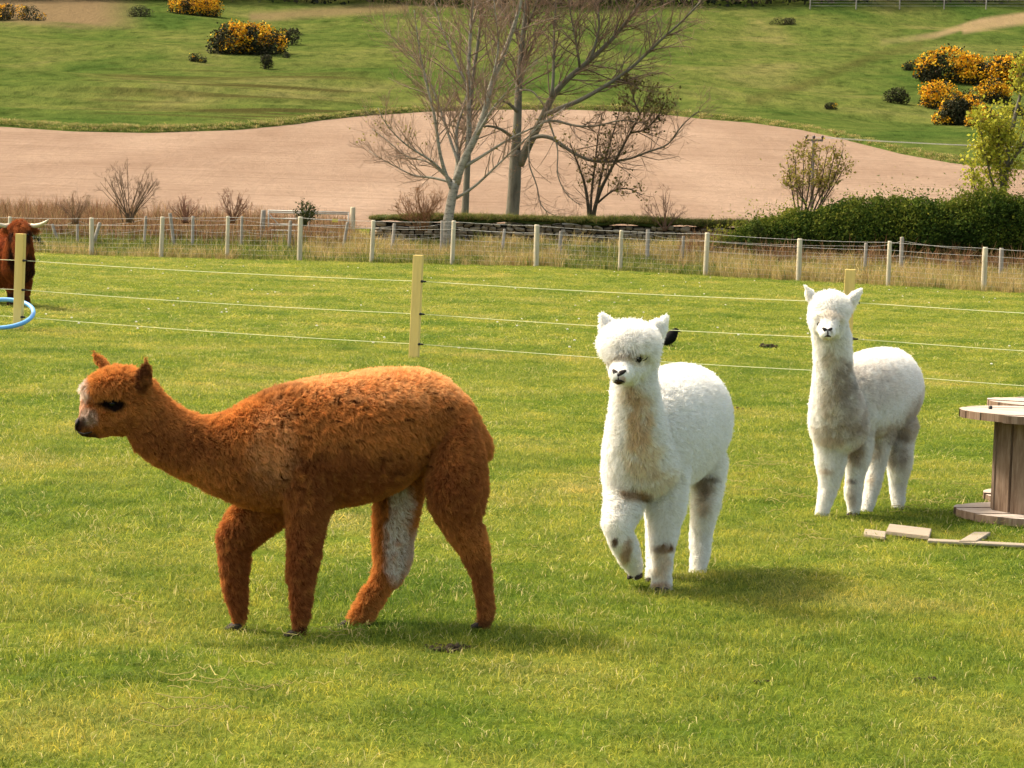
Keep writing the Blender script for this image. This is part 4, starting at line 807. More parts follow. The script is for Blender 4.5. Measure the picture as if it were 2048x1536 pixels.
# big grey tree behind the wall
D2 = 74.0
big = [
 (limb([(1023, 452), (1026, 410), (1029, 376), (1030, 332), (1034, 300)], D2, D2, 33, 29), (4, .5, 1.4, 4, .5)),
 (limb([(1031, 305), (1033, 284), (1036, 222), (1037, 171), (1042, 103), (1049, 51), (1056, -40), (1060, -150)], D2, D2 + .6, 24, 4), (40, .9, 2.6, 6, .25)),
 (limb([(1038, 330), (1052, 300), (1063, 277), (1087, 232), (1104, 191), (1131, 161), (1165, 133), (1200, 103), (1234, 68), (1261, 34), (1290, -10), (1310, -60)], D2, D2 - 1.6, 24, 4), (44, .7, 2.2, 6, .3)),
 (limb([(1090, 230), (1125, 214), (1159, 202), (1213, 171), (1254, 144), (1295, 106), (1330, 72), (1364, 44), (1400, 5), (1430, -30)], D2 - .8, D2 - 2.2, 13, 3), (34, .6, 2.0, 6, .25)),
 (limb([(1103, 194), (1107, 160), (1107, 130), (1108, 68), (1112, 0), (1110, -70)], D2 - .9, D2 - .4, 9, 2), (26, .7, 2.0, 5, .2)),
 (limb([(1056, 285), (1073, 270), (1104, 274), (1138, 301), (1176, 321), (1213, 325), (1261, 318), (1295, 304), (1337, 291), (1357, 260), (1378, 236), (1398, 222)], D2 - .4, D2 - 2.4, 11, 2), (26, .4, 1.6, 5, .25)),
 (limb([(1080, 245), (1107, 239), (1152, 253), (1193, 253), (1241, 239), (1290, 246)], D2 - .6, D2 - 2.6, 8, 2), (18, .4, 1.5, 5, .25)),
 (limb([(1026, 276), (1001, 256), (970, 250), (930, 262), (900, 250)], D2, D2 - 1.4, 9, 2), (16, .5, 1.5, 5, .25)),
 (limb([(1034, 222), (1016, 205), (1000, 200)], D2, D2 - .3, 10, 4), (6, .5, 1.2, 4, .3)),
 (limb([(1040, 180), (1065, 180), (1080, 200), (1100, 225)], D2, D2 - .9, 6, 2), (7, .4, 1.2, 4, .3)),
 (limb([(1060, 270), (1056, 330), (1075, 370), (1078, 410), (1100, 430), (1150, 440)], D2 - .5, D2 - 1.6, 5, 1.5), (14, .4, 1.4, 4, .2)),
 (limb([(1095, 235), (1118, 300), (1112, 345), (1130, 390), (1160, 410)], D2 - .7, D2 - 1.8, 5, 1.5), (12, .4, 1.2, 4, .2)),
 (limb([(1048, 90), (1020, 40), (990, 0), (970, -60)], D2 + .4, D2 + 1.2, 9, 2), (26, .7, 2.1, 6, .1)),
 (limb([(1045, 70), (1070, 20), (1085, -50)], D2 + .4, D2 - .4, 9, 2), (22, .7, 2.1, 6, .1)),
 (limb([(1180, 120), (1200, 60), (1195, 0), (1215, -50)], D2 - 1.2, D2 - .6, 7, 2), (24, .6, 1.9, 6, .1)),
 (limb([(1160, 135), (1150, 70), (1135, 0), (1140, -60)], D2 - 1.1, D2 - 1.7, 7, 2), (24, .6, 1.9, 6, .1))]
bare_tree('large_bare_tree', 'largest bare tree with a thick grey trunk and long low spreading limbs', onground(1023, D2), big, m_bark, 32, 1.0, ((.19, .135, .10), (.25, .16, .11)), None, 'tree', (.04, .05))
D3 = 75.0
thin = [(limb([(929, 440), (932, 390), (934, 342), (938, 280), (940, 210), (948, 140), (960, 60), (965, -40)], D3, D3 + .5, 19, 4), (34, .6, 2.0, 5, .3))]
bare_tree('slender_bare_tree', 'slender grey bare trunk standing between the pale tree and the largest tree', onground(929, D3), thin, m_bark, 33, 1.0, ((.20, .14, .10), (.26, .17, .12)))
# leafy small tree, right of the big trunk
D4 = 72.6; OL = [(.105, .095, .025), (.14, .115, .035), (.075, .075, .02), (.19, .14, .05)]
lt = [(limb([(1181, 455), (1176, 410), (1172, 376), (1159, 335), (1148, 308), (1140, 285)], D4, D4 - .5, 11, 2), (16, .3, .8, 4, .3)),
 (limb([(1184, 455), (1190, 410), (1205, 370), (1217, 349), (1241, 301), (1268, 253), (1289, 212), (1300, 185)], D4, D4 - .8, 12, 2), (34, .35, 1.15, 5, .3)),
 (limb([(1181, 452), (1182, 390), (1190, 330), (1196, 270), (1205, 225)], D4, D4 + .5, 8, 2), (20, .3, .7, 4, .3)),
 (limb([(1188, 430), (1200, 360), (1215, 300), (1232, 250), (1240, 215)], D4, D4 + .4, 8, 2), (20, .3, .8, 4, .3)),
 (limb([(1196, 405), (1225, 380), (1255, 375), (1285, 390)], D4, D4 - .8, 6, 2), (18, .3, .7, 4, .2)),
 (limb([(1262, 265), (1290, 262), (1315, 235), (1330, 205)], D4 - .6, D4 - 1.2, 6, 2), (24, .4, 1.0, 5, .1)),
 (limb([(1280, 228), (1265, 195), (1270, 170)], D4 - .7, D4 - .2, 5, 2), (16, .4, .9, 5, .1))]
bare_tree('small_leafy_tree', 'small twiggy tree with olive brown leaves right of the largest trunk', onground(1182, D4), lt, m_darkbark, 34, 1.0, ((.13, .09, .055), (.15, .10, .065)), (950, .10, OL, None))
D5 = 68.5; YL = [(.30, .25, .045), (.36, .29, .06), (.22, .17, .04), (.26, .24, .05)]
st_ = []
for k, (tx, ty) in enumerate([(1575, 320), (1590, 312), (1608, 296), (1625, 300), (1640, 304), (1655, 300), (1672, 296), (1686, 300), (1692, 330), (1582, 350), (1572, 372), (1660, 345)]):
    bx = 1612 + (k - 5) * 3.2; st_.append((limb([(bx, 452), (bx + (tx - bx) * .3, 410), (bx + (tx - bx) * .72, 365), (tx, ty)], D5, D5 + random.uniform(-.6, .6), 5.5, 1.5), (9, .25, .6, 4, .35)))
bare_tree('leafing_shrub', 'vase-shaped shrub with yellowish young leaves behind the hedge below the utility pole', onground(1612, D5), st_, m_darkbark, 35, 1.0, ((.20, .125, .065), (.20, .13, .07)), (1500, .085, YL, lambda q: q[:, 2] > at(1620, 372, D5)[2]), 'shrub')
D6 = 66.6; PL = [(.46, .44, .045), (.56, .52, .07), (.38, .38, .04), (.28, .30, .035)]
pop = [(limb([(1996, 470), (2000, 420), (2008, 370), (2016, 300), (2030, 230), (2042, 190), (2050, 120)], D6, D6, 26, 4), (34, .35, .9, 5, .2)),
 (limb([(1964, 440), (1958, 400), (1946, 365), (1942, 335)], D6 - .3, D6 - .6, 6, 2), (9, .25, .5, 4, .4)),
 (limb([(2000, 430), (1988, 380), (1976, 330), (1964, 275), (1960, 240)], D6, D6 - .8, 9, 2), (22, .3, .7, 5, .25)),
 (limb([(2004, 400), (2000, 330), (1996, 270), (1998, 235)], D6, D6 - .9, 8, 2), (18, .3, .7, 5, .3)),
 (limb([(1970, 440), (1990, 415), (2004, 395)], D6 - .2, D6 - .4, 6, 4), (4, .3, .5, 3, .3)),
 (limb([(2020, 480), (2030, 430), (2046, 400), (2080, 380), (2120, 330), (2150, 250)], D6 - .5, D6 - .8, 13, 3), (26, .4, 1.0, 5, .3)),
 (limb([(2012, 340), (2040, 300), (2070, 250), (2095, 190), (2110, 120)], D6, D6 - .6, 9, 2), (26, .4, .9, 5, .15)),
 (limb([(2018, 300), (1998, 262), (1985, 262)], D6, D6 - .6, 5, 2), (10, .3, .6, 5, .2))]
bare_tree('yellow_green_tree', 'tree with bright yellow-green spring leaves growing out of the hedge at the frame edge', onground(1996, D6), pop, m_bark, 36, 1.0, ((.16, .12, .07), (.2, .15, .07)), (5600, .11, PL, lambda q: q[:, 2] > at(2000, 400, D6)[2]))
# bare shrubs along the verge
def shrub(px, py, d, n, tips, h, col, label, seed, wpx=3.0, sub=(6, .2, .6, 4, .3), name='bare_shrub', leafspec=None, w=.55):
    rng = np.random.default_rng(seed); L = []
    for k in range(n):
        tx = px + tips * rng.uniform(-1, 1); ty = py - h * rng.uniform(.6, 1.0) * (1 - .35 * abs(tx - px) / tips); bx = px + rng.normal() * tips * .10
        L.append((limb([(bx, py), (bx + (tx - bx) * .35, py - (py - ty) * .4), (bx + (tx - bx) * .75, py - (py - ty) * .75), (tx, ty)], d, d + rng.uniform(-.5, .5), wpx, .9), sub))
    m_ = mat_var('shrub_bark', tuple(np.array(col) * .7), tuple(col), 5, .9, .1)
    return bare_tree(name, label, onground(px, d), L, m_, seed + 100, w, (col, col), leafspec, 'shrub')
shrub(258, 445, 71.5, 22, 62, 142, (.155, .10, .065), 'tall bare fan-shaped shrub at the edge of the ploughed field', 41)
shrub(150, 448, 72.5, 16, 40, 66, (.19, .115, .07), 'low bare shrub left of the tall fan-shaped shrub', 42, 2.5, (5, .15, .4, 3, .3))
shrub(372, 446, 72.0, 18, 38, 62, (.21, .105, .07), 'reddish bare shrub leaning right, first right of the tall fan-shaped shrub', 43, 2.5, (5, .15, .4, 3, .3))
shrub(466, 446, 71.8, 18, 34, 76, (.19, .095, .06), 'dark reddish bare shrub just left of the field gate', 44, 2.6, (5, .15, .4, 3, .3))
shrub(845, 462, 70.6, 20, 62, 96, (.22, .115, .06), 'orange-brown bare bush at the foot of the pale tree', 45, 2.8, (9, .2, .6, 4, .2))
shrub(1330, 462, 71.0, 12, 44, 88, (.17, .10, .07), 'thin bare shrub at the right end of the stone wall', 46, 2.2, (5, .2, .5, 4, .3))
BRM = [(.035, .05, .012), (.05, .065, .018), (.028, .036, .010)]
shrub(610, 452, 70.5, 22, 22, 50, (.045, .05, .018), 'dark green broom bush in front of the field gate', 47, 2.6, (4, .15, .35, 4, .2), 'broom_bush', (500, .06, BRM, None))
def leafy_bush(px, py, d, rx, rz, n, pal, label, seed, name='evergreen_bush'):
    rng = np.random.default_rng(seed); b = onground(px, d); root = thing(name, b, label, 'shrub'); q = norm(rng.normal(size=(n, 3))) * rng.uniform(.55, 1, (n, 1)) * (1 + .35 * (rng.uniform(size=(n, 1)) - .5))
    P = b + np.array((0, 0, rz * .8)) + q * np.array((rx, rx * .8, rz)); P[:, 2] += (vnoise(P, 3, seed) - .5) * rz * .5; k = P[:, 2] > b[2]; mb = MB(); leaves(mb, P[k], .09, np.array(pal)[rng.integers(0, len(pal), k.sum())], .4, .55, rng); tag(mb.build('foliage', m_leaf, root), kind='stuff')
    mb = MB()
    for k in range(5): a = rng.uniform(0, 6.28); mb.add(*tube([b - np.array((0, 0, .05)), b + np.array((math.cos(a) * rx * .3, math.sin(a) * rx * .3, rz)), b + np.array((math.cos(a) * rx * .55, math.sin(a) * rx * .55, rz * 1.5))], [.02, .014, .006], 5))
    mb.build('stems', m_darkbark, root)['kind'] = 'stuff'
DG = [(.022, .04, .010), (.035, .055, .013), (.05, .07, .02), (.016, .028, .008)]
leafy_bush(8, 440, 72, .42, .40, 1500, DG, 'small dark evergreen bush behind the cow at the frame edge', 61)
leafy_bush(62, 440, 72, .30, .26, 900, DG, 'smallest dark evergreen bush above the horn of the cow', 62)
leafy_bush(1512, 470, 66.8, .26, .62, 1300, [(.06, .085, .015), (.09, .11, .02), (.035, .06, .012)], 'pointed green seedling conifer rising at the left end of the hedge', 63, 'conifer')
# ------------------------------------------------------------------ gorse and trees on the hill, utility pole
m_gorse = mat_attr('gorse_leaf', .8, .15, .12, .35, .9); 
DKG = np.array([(.020, .024, .009), (.036, .036, .014), (.058, .050, .022), (.028, .034, .010)]); YEL = np.array([(.70, .34, .008), (.78, .43, .012), (.62, .25, .008), (.76, .48, .03)])
def gorse(px, py, w, h, flower, label, seed, n=2600, bloom=.5, group=None):
    """px, py: foot in the photograph; w, h in its pixels"""
    rng = np.random.default_rng(seed); b = hit(px, py); d = b[1]; W_, H_ = w / FPX * d, h / FPX * d
    root = thing('gorse_bush', b, label, 'gorse bush', group); nl = max(4, int(w / max(h, 1) * 5)); n = int(n * 1.5)
    cx = rng.uniform(-.5, .5, nl) * W_ * .86; cy = rng.uniform(-.5, .5, nl) * W_ * .4; top = H_ * rng.uniform(.62, 1.05, nl) * (1 - .62 * (np.abs(cx) / W_ * 2) ** 2.2); rr = np.clip(top * rng.uniform(.42, .6, nl), .12, W_ * .3)
    k = rng.choice(nl, n, p=(rr ** 2 + .02) / (rr ** 2 + .02).sum()); q = norm(rng.normal(size=(n, 3)) + np.array((0, -.25, .3))); q *= rng.uniform(.70, 1.06, (n, 1)) * np.where(rng.uniform(size=(n, 1)) < .14, rng.uniform(1.0, 1.35, (n, 1)), 1)
    P = np.stack([cx[k], cy[k], top[k] - rr[k]], 1) + q * np.stack([rr[k] * 1.2, rr[k], rr[k]], 1); dn = rng.uniform(size=n) < .35; P[dn, 2] *= rng.uniform(.1, 1, dn.sum()); P = P + b
    P[:, 2] = np.maximum(P[:, 2] - b[2], 0) + np.maximum(gz(P[:, 0], P[:, 1]), b[2] - .5) + .03
    nz = fbm(P, 2.2 / max(H_, .8), seed, 3); fl = (nz > np.quantile(nz, 1 - flower)) & (rng.uniform(size=n) < .8) & (q[:, 2] > -.25) if flower > 0 else np.zeros(n, bool)
    mb = MB(); leaves(mb, P[~fl], H_ * .06 + .07, DKG[rng.integers(0, 4, (~fl).sum())], .4, .7, rng); o = mb.build('foliage', m_gorse, root); o['kind'] = 'stuff'
    if fl.any(): mb = MB(); leaves(mb, P[fl] + np.array((0, -.05, .05)), H_ * .055 + .06, YEL[rng.integers(0, 4, fl.sum())], .5, .8, rng); o = mb.build('blossom', m_gorse, root); o['kind'] = 'stuff'
    mb = MB()
    for _ in range(6):
        j = rng.integers(nl); e = np.array((cx[j], cy[j], rr[j])) + b; mb.add(*tube([(e[0] * .7 + b[0] * .3, e[1], float(gz(e[0] * .7 + b[0] * .3, e[1])) - .1), e], [.07, .03], 5))
    mb.build('stems', m_darkbark, root)['kind'] = 'stuff'
gorse(505, 108, 165, 66, .42, 'large gorse bush, half in orange bloom, alone on the left slope', 71, 5200)
gorse(575, 90, 42, 40, .04, 'dark gorse bush without blossom touching the right side of the large left bush', 72, 1200)
gorse(396, 124, 34, 18, .05, 'small low brown bush just left below the large left gorse', 73, 800)
gorse(529, 138, 28, 28, 0, 'round dark bush below the large left gorse', 74, 900)
gorse(572, 116, 14, 11, 0, 'tiny dark bush right of the round dark bush on the left slope', 75, 300)
gorse(30, 40, 118, 34, .30, 'low wide gorse with yellow top at the upper left corner', 76, 2400)
gorse(392, 30, 120, 46, .72, 'bright yellow gorse in full bloom at the top edge of the left slope', 77, 3600)
gorse(278, 33, 62, 22, 0, 'flat dark bush left of the bright yellow gorse at the top', 78, 900)
gorse(1900, 162, 112, 74, .48, 'tall dark gorse with orange patches at the left of the right-hand thicket', 79, 3600)
gorse(1985, 172, 130, 72, .66, 'orange blooming gorse in the middle of the right-hand thicket', 80, 4200)
gorse(2068, 180, 130, 72, .62, 'wide gorse bush cut by the right edge of the frame', 81, 3600)
gorse(1892, 218, 116, 58, .75, 'brightest yellow gorse at the lower left of the right-hand thicket', 82, 3200)
gorse(1930, 250, 124, 62, .30, 'broad dark gorse with one orange patch at the foot of the right-hand thicket', 83, 3600)
gorse(1972, 206, 86, 54, .5, 'orange gorse above the broad dark one in the right-hand thicket', 84, 2200)
gorse(1962, 254, 62, 38, .55, 'lowest gorse with yellow blossom beside the yellow-green tree', 85, 1800)
gorse(1791, 206, 46, 32, 0, 'round black-green bush left of the right-hand thicket', 86, 1200)
gorse(1818, 140, 28, 19, .05, 'smaller dark bush above the round black-green one on the right slope', 87, 700)
gorse(1662, 219, 26, 15, .12, 'tiny brown bush alone in the middle of the right slope', 88, 500)
gorse(1565, 49, 54, 17, 0, 'flat dark bush near the top of the right slope', 89, 900)
gorse(2030, 230, 50, 24, 0, 'low dark scrub patch behind the yellow-green tree', 90, 900)
# wood along the crest
rw = np.random.default_rng(91); n = 60000; px = rw.uniform(-420, 2480, n); base = np.interp(px, [-400, 0, 480, 800, 1024, 1400, 2048, 2500], [14, 12, 12, 20, 25, 27, 21, 21]); d = np.interp(yh(px) - base, VD[:12, 1], VD[:12, 0]) + rw.uniform(0, 16, n)
x = (px - 1024) * d / FPX; z0 = gz(x, d); hgt = 9 + 5 * fbm(p3(x, d), .06, 4, 2); zz = z0 + hgt * rw.uniform(0, 1, n) ** .8; nz = fbm(np.stack([x, d, zz], 1), .35, 93, 3); k = nz > .40
pal = np.array([(.012, .016, .007), (.022, .026, .010), (.05, .042, .022), (.075, .06, .035), (.03, .045, .012)]); kk = np.clip(fbm(np.stack([x, d * 0, zz * .3], 1), .10, 95, 3) * 9 - 2 + rw.normal(size=n) * .6, 0, 4).astype(int)
mb = MB(); leaves(mb, np.stack([x, d, zz], 1)[k], .85, pal[kk][k], .2, .7, rw); tag(mb.build('woodland', m_gorse), kind='stuff')
# fence along the crest on the right
root = thing('crest_fence', hit(1800, 16), 'tiny post and wire fence along the hill crest on the right', 'fence'); last = None; ST = {.6: [], 1.1: [], 1.55: []}
for q in (1620, 1712, 1799, 1888, 1972, 2060, 2150):
    b = hit(q, 19); mb = MB(); t = b + np.array((0, 0, 1.7)); mb.add(*post_round(b, t, .11, 6)); mb.build('post', m_post_grey, root)
    for z_ in ST: ST[z_].append(b + np.array((0, 0, z_)))
for q in ST.values(): mb = MB(); mb.add(*strand(q, .018, 3)); mb.build('wire', m_wire, root)
# utility pole
dp = 112.0; b = onground(1624, dp); root = thing('utility_pole', b, 'wooden utility pole with a crossarm and three insulators standing in the ploughed field', 'utility pole')
m_pole = mat_var('pole_wood', (.10, .085, .07), (.17, .15, .125), 6, .9, .1); m_ins = mat_var('insulator_brown', (.03, .018, .012), (.06, .03, .02), 20, .35, .5)
tp = at(1627, 272, dp); mb = MB(); mb.add(*tube([b - np.array((0, 0, .5)), tp], [.085, .065], 10)); mb.build('pole', m_pole, root)
a0, a1 = at(1610, 280, dp - .07), at(1646, 281, dp - .07); v, f = box((a0 + a1) / 2, (a1 - a0) / 2, (0, .045, 0), (0, 0, .045)); mb = MB(); mb.add(v, f); mb.build('crossarm', m_pole, root, False)
for q in (1613, 1628, 1645):
    c_ = at(q, 274, dp - .07); mb = MB(); mb.add(*tube([c_ - np.array((0, 0, .12)), c_ - np.array((0, 0, .03)), c_ + np.array((0, 0, .02)), c_ + np.array((0, 0, .07))], [.02, .055, .065, .03], 8)); mb.build('insulator', m_ins, root)
    mb = MB(); e1 = c_ + np.array((26, 10, .9)); e2 = c_ + np.array((-34, 40, 3.0)); mb.add(*strand(sagline(c_, e1, .35, 9), .006, 4)); mb.build('line', m_wire, root)
# ------------------------------------------------------------------ cow, crow, drums, boards, hoop and small things
CD = 37.5; C0 = at(30, 612, CD); C0[2] = float(gz(C0[0], C0[1]))
def cw(px, py, dd=0.0): return at(px, py, CD + dd)
X_ = np.array((1.0, 0, 0)); Y_ = np.array((0, 1.0, 0)); Z_ = np.array((0, 0, 1.0)); pm = CD / FPX
hY = norm(np.array((.25, -1, 0))); bod = norm(np.array((-.75, .9, 0))); bl = rot2(bod)
parts = []
parts.append(loft([(cw(36, 525, -.45) + bod * a + np.array((0, 0, z)), bl * w, Z_ * h) for a, w, h, z in ((0, .20, .26, .02), (.2, .29, .36, .0), (.5, .33, .40, .02), (.9, .36, .42, .02), (1.3, .36, .41, .03), (1.6, .30, .36, .06), (1.75, .16, .22, .08))], 20))
parts.append(loft([(cw(36, 545, -.5), X_ * .22, Y_ * .2), (cw(37, 520, -.55), X_ * .22, Y_ * .22), (cw(38, 495, -.62), X_ * .19, Y_ * .2), (cw(39, 475, -.68), X_ * .155, Y_ * .17)], 18))
parts.append(loft([(cw(40, 450, -.72), X_ * .125, Y_ * .11), (cw(40, 462, -.80), X_ * .15, Y_ * .13), (cw(40, 480, -.90), X_ * .125, Y_ * .12), (cw(40, 498, -.98), X_ * .098, Y_ * .105), (cw(40, 512, -1.02), X_ * .10, Y_ * .095), (cw(40, 518, -1.02), X_ * .08, Y_ * .08)], 18))
for q, yb, dd in ((24, 610, -.35), (50, 606, -.25), (-75, 606, .7), (-50, 602, 1.05)):
    parts.append(loft([(cw(q, 540, dd), X_ * .12, Y_ * .14), (cw(q, 562, dd), X_ * .09, Y_ * .1), (cw(q, 582, dd), X_ * .07, Y_ * .075), (cw(q, 598, dd), X_ * .06, Y_ * .065), (cw(q, yb, dd), X_ * .075, Y_ * .085)], 12))
for s in (-1, 1): parts.append(ear_loft(cw(40 + s * 18, 456, -.72), cw(40 + s * 41, 463, -.70), (0, 0, 1.0), .062, .03))
root = thing('cow', C0, 'shaggy red-brown cow with pale horns facing the camera at the left edge', 'cow')
me = union_mesh(parts, .022, 6, 'cow'); body = link('body', me, root); me.materials.clear(); me.materials.append(m_skin)
RB = np.array((.27, .075, .022)); DR = np.array((.05, .02, .012))
csp = [(cw(40, 456, -.95), (.14, .2, .11), np.array((.40, .13, .035)), .8), (cw(22, 520, -.9), (.10, .3, .28), DR, 1.4), (cw(56, 540, -.6), (.10, .3, .30), DR, 1.4), (cw(59, 474, -.9), (.06, .3, .12), DR, 1.5), (cw(22, 474, -.9), (.055, .3, .11), DR, 1.4), (cw(40, 514, -1.1), (.09, .12, .04), np.array((.30, .18, .14)), .8), (cw(24, 600, -.4), (.3, .8, .12), DR, 1.3), (cw(5, 500, -.2), (.22, .5, .25), np.array((.36, .085, .03)), .6)]
ccf = lambda Q: blend(Q, RB, csp, 5, 9, .5); clf = lambda Q: scalar(Q, .055, [(cw(40, 510, -1.0), (.13, .2, .09), .006), (cw(40, 452, -.85), (.16, .2, .08), .09), (cw(20, 600, .2), (2, 2, .25), .04)])
V, N, T = mesh_arrays(me); set_col(me, ccf(V) * .8); fur('coat', body, me, 45000, clf, ccf, m_fleece, lambda Q: np.array((0, .1, -1.4)), .0022, .07, .5, .012, 8, .6)
for s in (-1, 1):
    mb = MB(); P = [cw(40 + s * 16, 451, -.72), cw(40 + s * 30, 452, -.74), cw(40 + s * 42, 449, -.78), cw(40 + s * 51, 444, -.84), cw(40 + s * 57, 439, -.88)]; mb.add(*tube(P, [.036, .033, .027, .018, .006], 10)); mb.build('horn', m_horn, body)
eyes(body, [cw(40 - 15, 470, -.93), cw(40 + 15, 470, -.93)], .022)
mb = MB(); mb.add(*ball(cw(40, 513, -1.10), X_ * .075, Y_ * .03, Z_ * .042, 12, 8)); mb.build('muzzle', m_nose_pink, body)

# carrion crow on the grass
kd_ = 28.6; kp = onground(1338, kd_); kd_ = kp[1]
kp = hit(1338, 693); s_ = kp[1] / FPX
def kw(px, py, l=0.0): return at(px, py, kp[1] + l)
root = thing('crow', kp, 'black crow standing on the grass behind the ear of the middle white alpaca', 'crow')
m_crow = mat_var('crow_feathers', (.003, .003, .003), (.007, .007, .008), 25, .8, .1, .4, .01)
mb = MB(); v, f = loft([(kw(1322, 690), Y_ * .012, np.array((-.008, 0, .010))), (kw(1328, 686), Y_ * .036, np.array((-.024, 0, .034))), (kw(1336, 680), Y_ * .060, np.array((-.036, 0, .060))), (kw(1343, 673), Y_ * .066, np.array((-.048, 0, .058))), (kw(1348, 667), Y_ * .050, np.array((-.044, 0, .040))), (kw(1351, 662), Y_ * .034, np.array((-.034, 0, .022))), (kw(1352, 659), Y_ * .026, np.array((-.026, 0, .012)))], 16); mb.add(v, f); mb.add(*ball(kw(1353, 661), (.032, 0, 0), (0, .026, 0), (0, 0, .027), 14, 10)); mb.build('body', m_crow, root)
mb = MB(); mb.add(*loft([(kw(1355, 662), Y_ * .011, Z_ * .013), (kw(1359, 663), Y_ * .008, Z_ * .009), (kw(1363.5, 665), Y_ * .003, Z_ * .003)], 10)); mb.build('beak', m_black, root)
for l in (-.05, .05):
    mb = MB(); mb.add(*loft([(kw(1347, 672, l), Y_ * .010, np.array((-.02, 0, .02))), (kw(1338, 679, l), Y_ * .012, np.array((-.02, 0, .032))), (kw(1328, 687, l * .5), Y_ * .006, np.array((-.01, 0, .016))), (kw(1321, 692, l * .2), Y_ * .004, np.array((-.004, 0, .006)))], 12)); mb.build('wing', m_crow, root)
mb = MB(); v, f = box(kw(1321, 690), np.array((.045, 0, -.03)), (0, .022, 0), (.004, 0, .006)); mb.add(v, f); mb.build('tail', m_crow, root)
for q, l in ((1338, -.02), (1343, .025)):
    a = kw(q, 684, l); g_ = np.array((a[0] + .012, a[1], float(gz(a[0], a[1])) + .006)); mb = MB(); mb.add(*tube([a, a * .5 + g_ * .5 + np.array((-.006, 0, 0)), g_], .0055, 6))
    for t in (-.5, 0, .5): mb.add(*tube([g_, g_ + np.array((math.cos(t) * .05, math.sin(t) * .05, -.002))], [.005, .003], 5))
    mb.add(*tube([g_, g_ + np.array((-.035, 0, -.002))], [.005, .003], 5)); mb.build('leg', m_black, root)

# cable drums used as tables
m_plank, nt, out = newmat('drum_wood'); vv = objpos(nt); oi = nt.nodes.new('ShaderNodeObjectInfo')
gr = noisen(nt, stretch(nt, vv, (14, 14, 1.6)), 3.0, 5, .7, .4); c = rampn(nt, gr, [(.28, (.11, .068, .044)), (.5, (.21, .145, .10)), (.72, (.31, .235, .175))])
c = mixc(nt, 1.0, c, rampn(nt, oi.outputs['Random'], [(0, (.72, .70, .68)), (1, (1.2, 1.15, 1.1))]), 'MULTIPLY')
kn = nd(nt, 'ShaderNodeTexVoronoi', Scale=5.0); nt.links.new(stretch(nt, vv, (1, 1, .6)), kn.inputs['Vector']); c = mixc(nt, rampn(nt, kn.outputs['Distance'], [(.05, (.8, .8, .8)), (.14, (0, 0, 0))]), c, (.06, .03, .018)); finish(nt, out, c, .85, .15, (gr, .5, .006))
m_topw, nt, out = newmat('bleached_drum_wood'); vv = objpos(nt); gr = noisen(nt, stretch(nt, vv, (2, 16, 16)), 3.0, 5, .7, .3); c = rampn(nt, gr, [(.3, (.27, .20, .15)), (.5, (.42, .35, .29)), (.7, (.50, .44, .38))]); c = mixc(nt, rampn(nt, nd(nt, 'ShaderNodeNewGeometry').outputs['Normal'], [(.5, (1, 1, 1)), (.9, (1, 1, 1))]) if False else 0.0, c, (.2, .1, .05)); finish(nt, out, c, .9, .1, (gr, .4, .005))
def drum(C, R, r, H, label, ang, seed):
    rng = np.random.default_rng(seed); root = thing('cable_drum', C, label, 'cable drum'); ca, sa = math.cos(ang), math.sin(ang); ex = np.array((ca, sa, 0)); ey = np.array((-sa, ca, 0)); th_ = .042
    for nm, z0, mm in (('bottom_flange', .012, m_topw), ('top_flange', H - th_, m_topw)):
        fo = bpy.data.objects.new(nm, None); COL.objects.link(fo); fo.parent = root; fo.matrix_parent_inverse = Matrix.Translation(-Vector(root.location)); fo.empty_display_size = .05
        nb_ = 6; e = np.linspace(-R, R, nb_ + 1); z = z0
        for a, b in zip(e[:-1], e[1:]):
            a2, b2 = a + .004, b - .004; dz = rng.normal() * .0025; Rr = R * (1 + rng.normal() * .012); yy = np.linspace(a2, b2, 6); xx = np.sqrt(np.maximum(Rr * Rr - np.minimum(np.abs(yy), Rr * .985) ** 2, 1e-5))
            ring = np.concatenate([np.stack([xx, yy], 1), np.stack([-xx, yy], 1)[::-1]]); k = len(ring); lo = np.array([C + ex * p[0] + ey * p[1] + np.array((0, 0, z + dz)) for p in ring]); hi = lo + np.array((0, 0, th_)); i = np.arange(k); j = (i + 1) % k
            mb = MB(); mb.add(np.concatenate([lo, hi]), [np.stack([i, j, j + k, i + k], 1), np.arange(k)[::-1][None], (np.arange(k) + k)[None]]); o = mb.build('plank', mm, None, False); o.parent = fo; o.data.materials.append(m_plank); o.data.polygons.foreach_set('material_index', np.array([1] * k + [1, 0], np.int32))
    ns_ = 11
    for q in range(ns_):
        a = 2 * math.pi * q / ns_ + ang; w = 2 * math.pi * r / ns_ * .5 - .004; n_ = np.array((math.cos(a), math.sin(a), 0)); t_ = rot2(n_); v, f = box(C + n_ * (r + rng.normal() * .003) + np.array((0, 0, H / 2)), t_ * w, n_ * .016, (0, 0, H / 2 - th_ - .014)); mb = MB(); mb.add(v, f); mb.build('stave', m_plank, root, False)
    for q in range(3):
        a = ang + q * 2.1 + .4; p = C + np.array((math.cos(a), math.sin(a), 0)) * R * .62 + np.array((0, 0, H)); mb = MB(); mb.add(*tube([p - np.array((0, 0, .02)), p + np.array((0, 0, .016))], .011, 8)); mb.build('bolt', m_black, root)
g1 = onground(2063, 13.62); drum(g1, .415, .205, .60, 'nearer wooden cable drum table at the right edge, cut by the frame', RAD(12), 5)
g2 = onground(2112, 14.55); drum(g2, .415, .205, .60, 'farther wooden cable drum table mostly hidden behind the nearer drum', RAD(-20), 6)

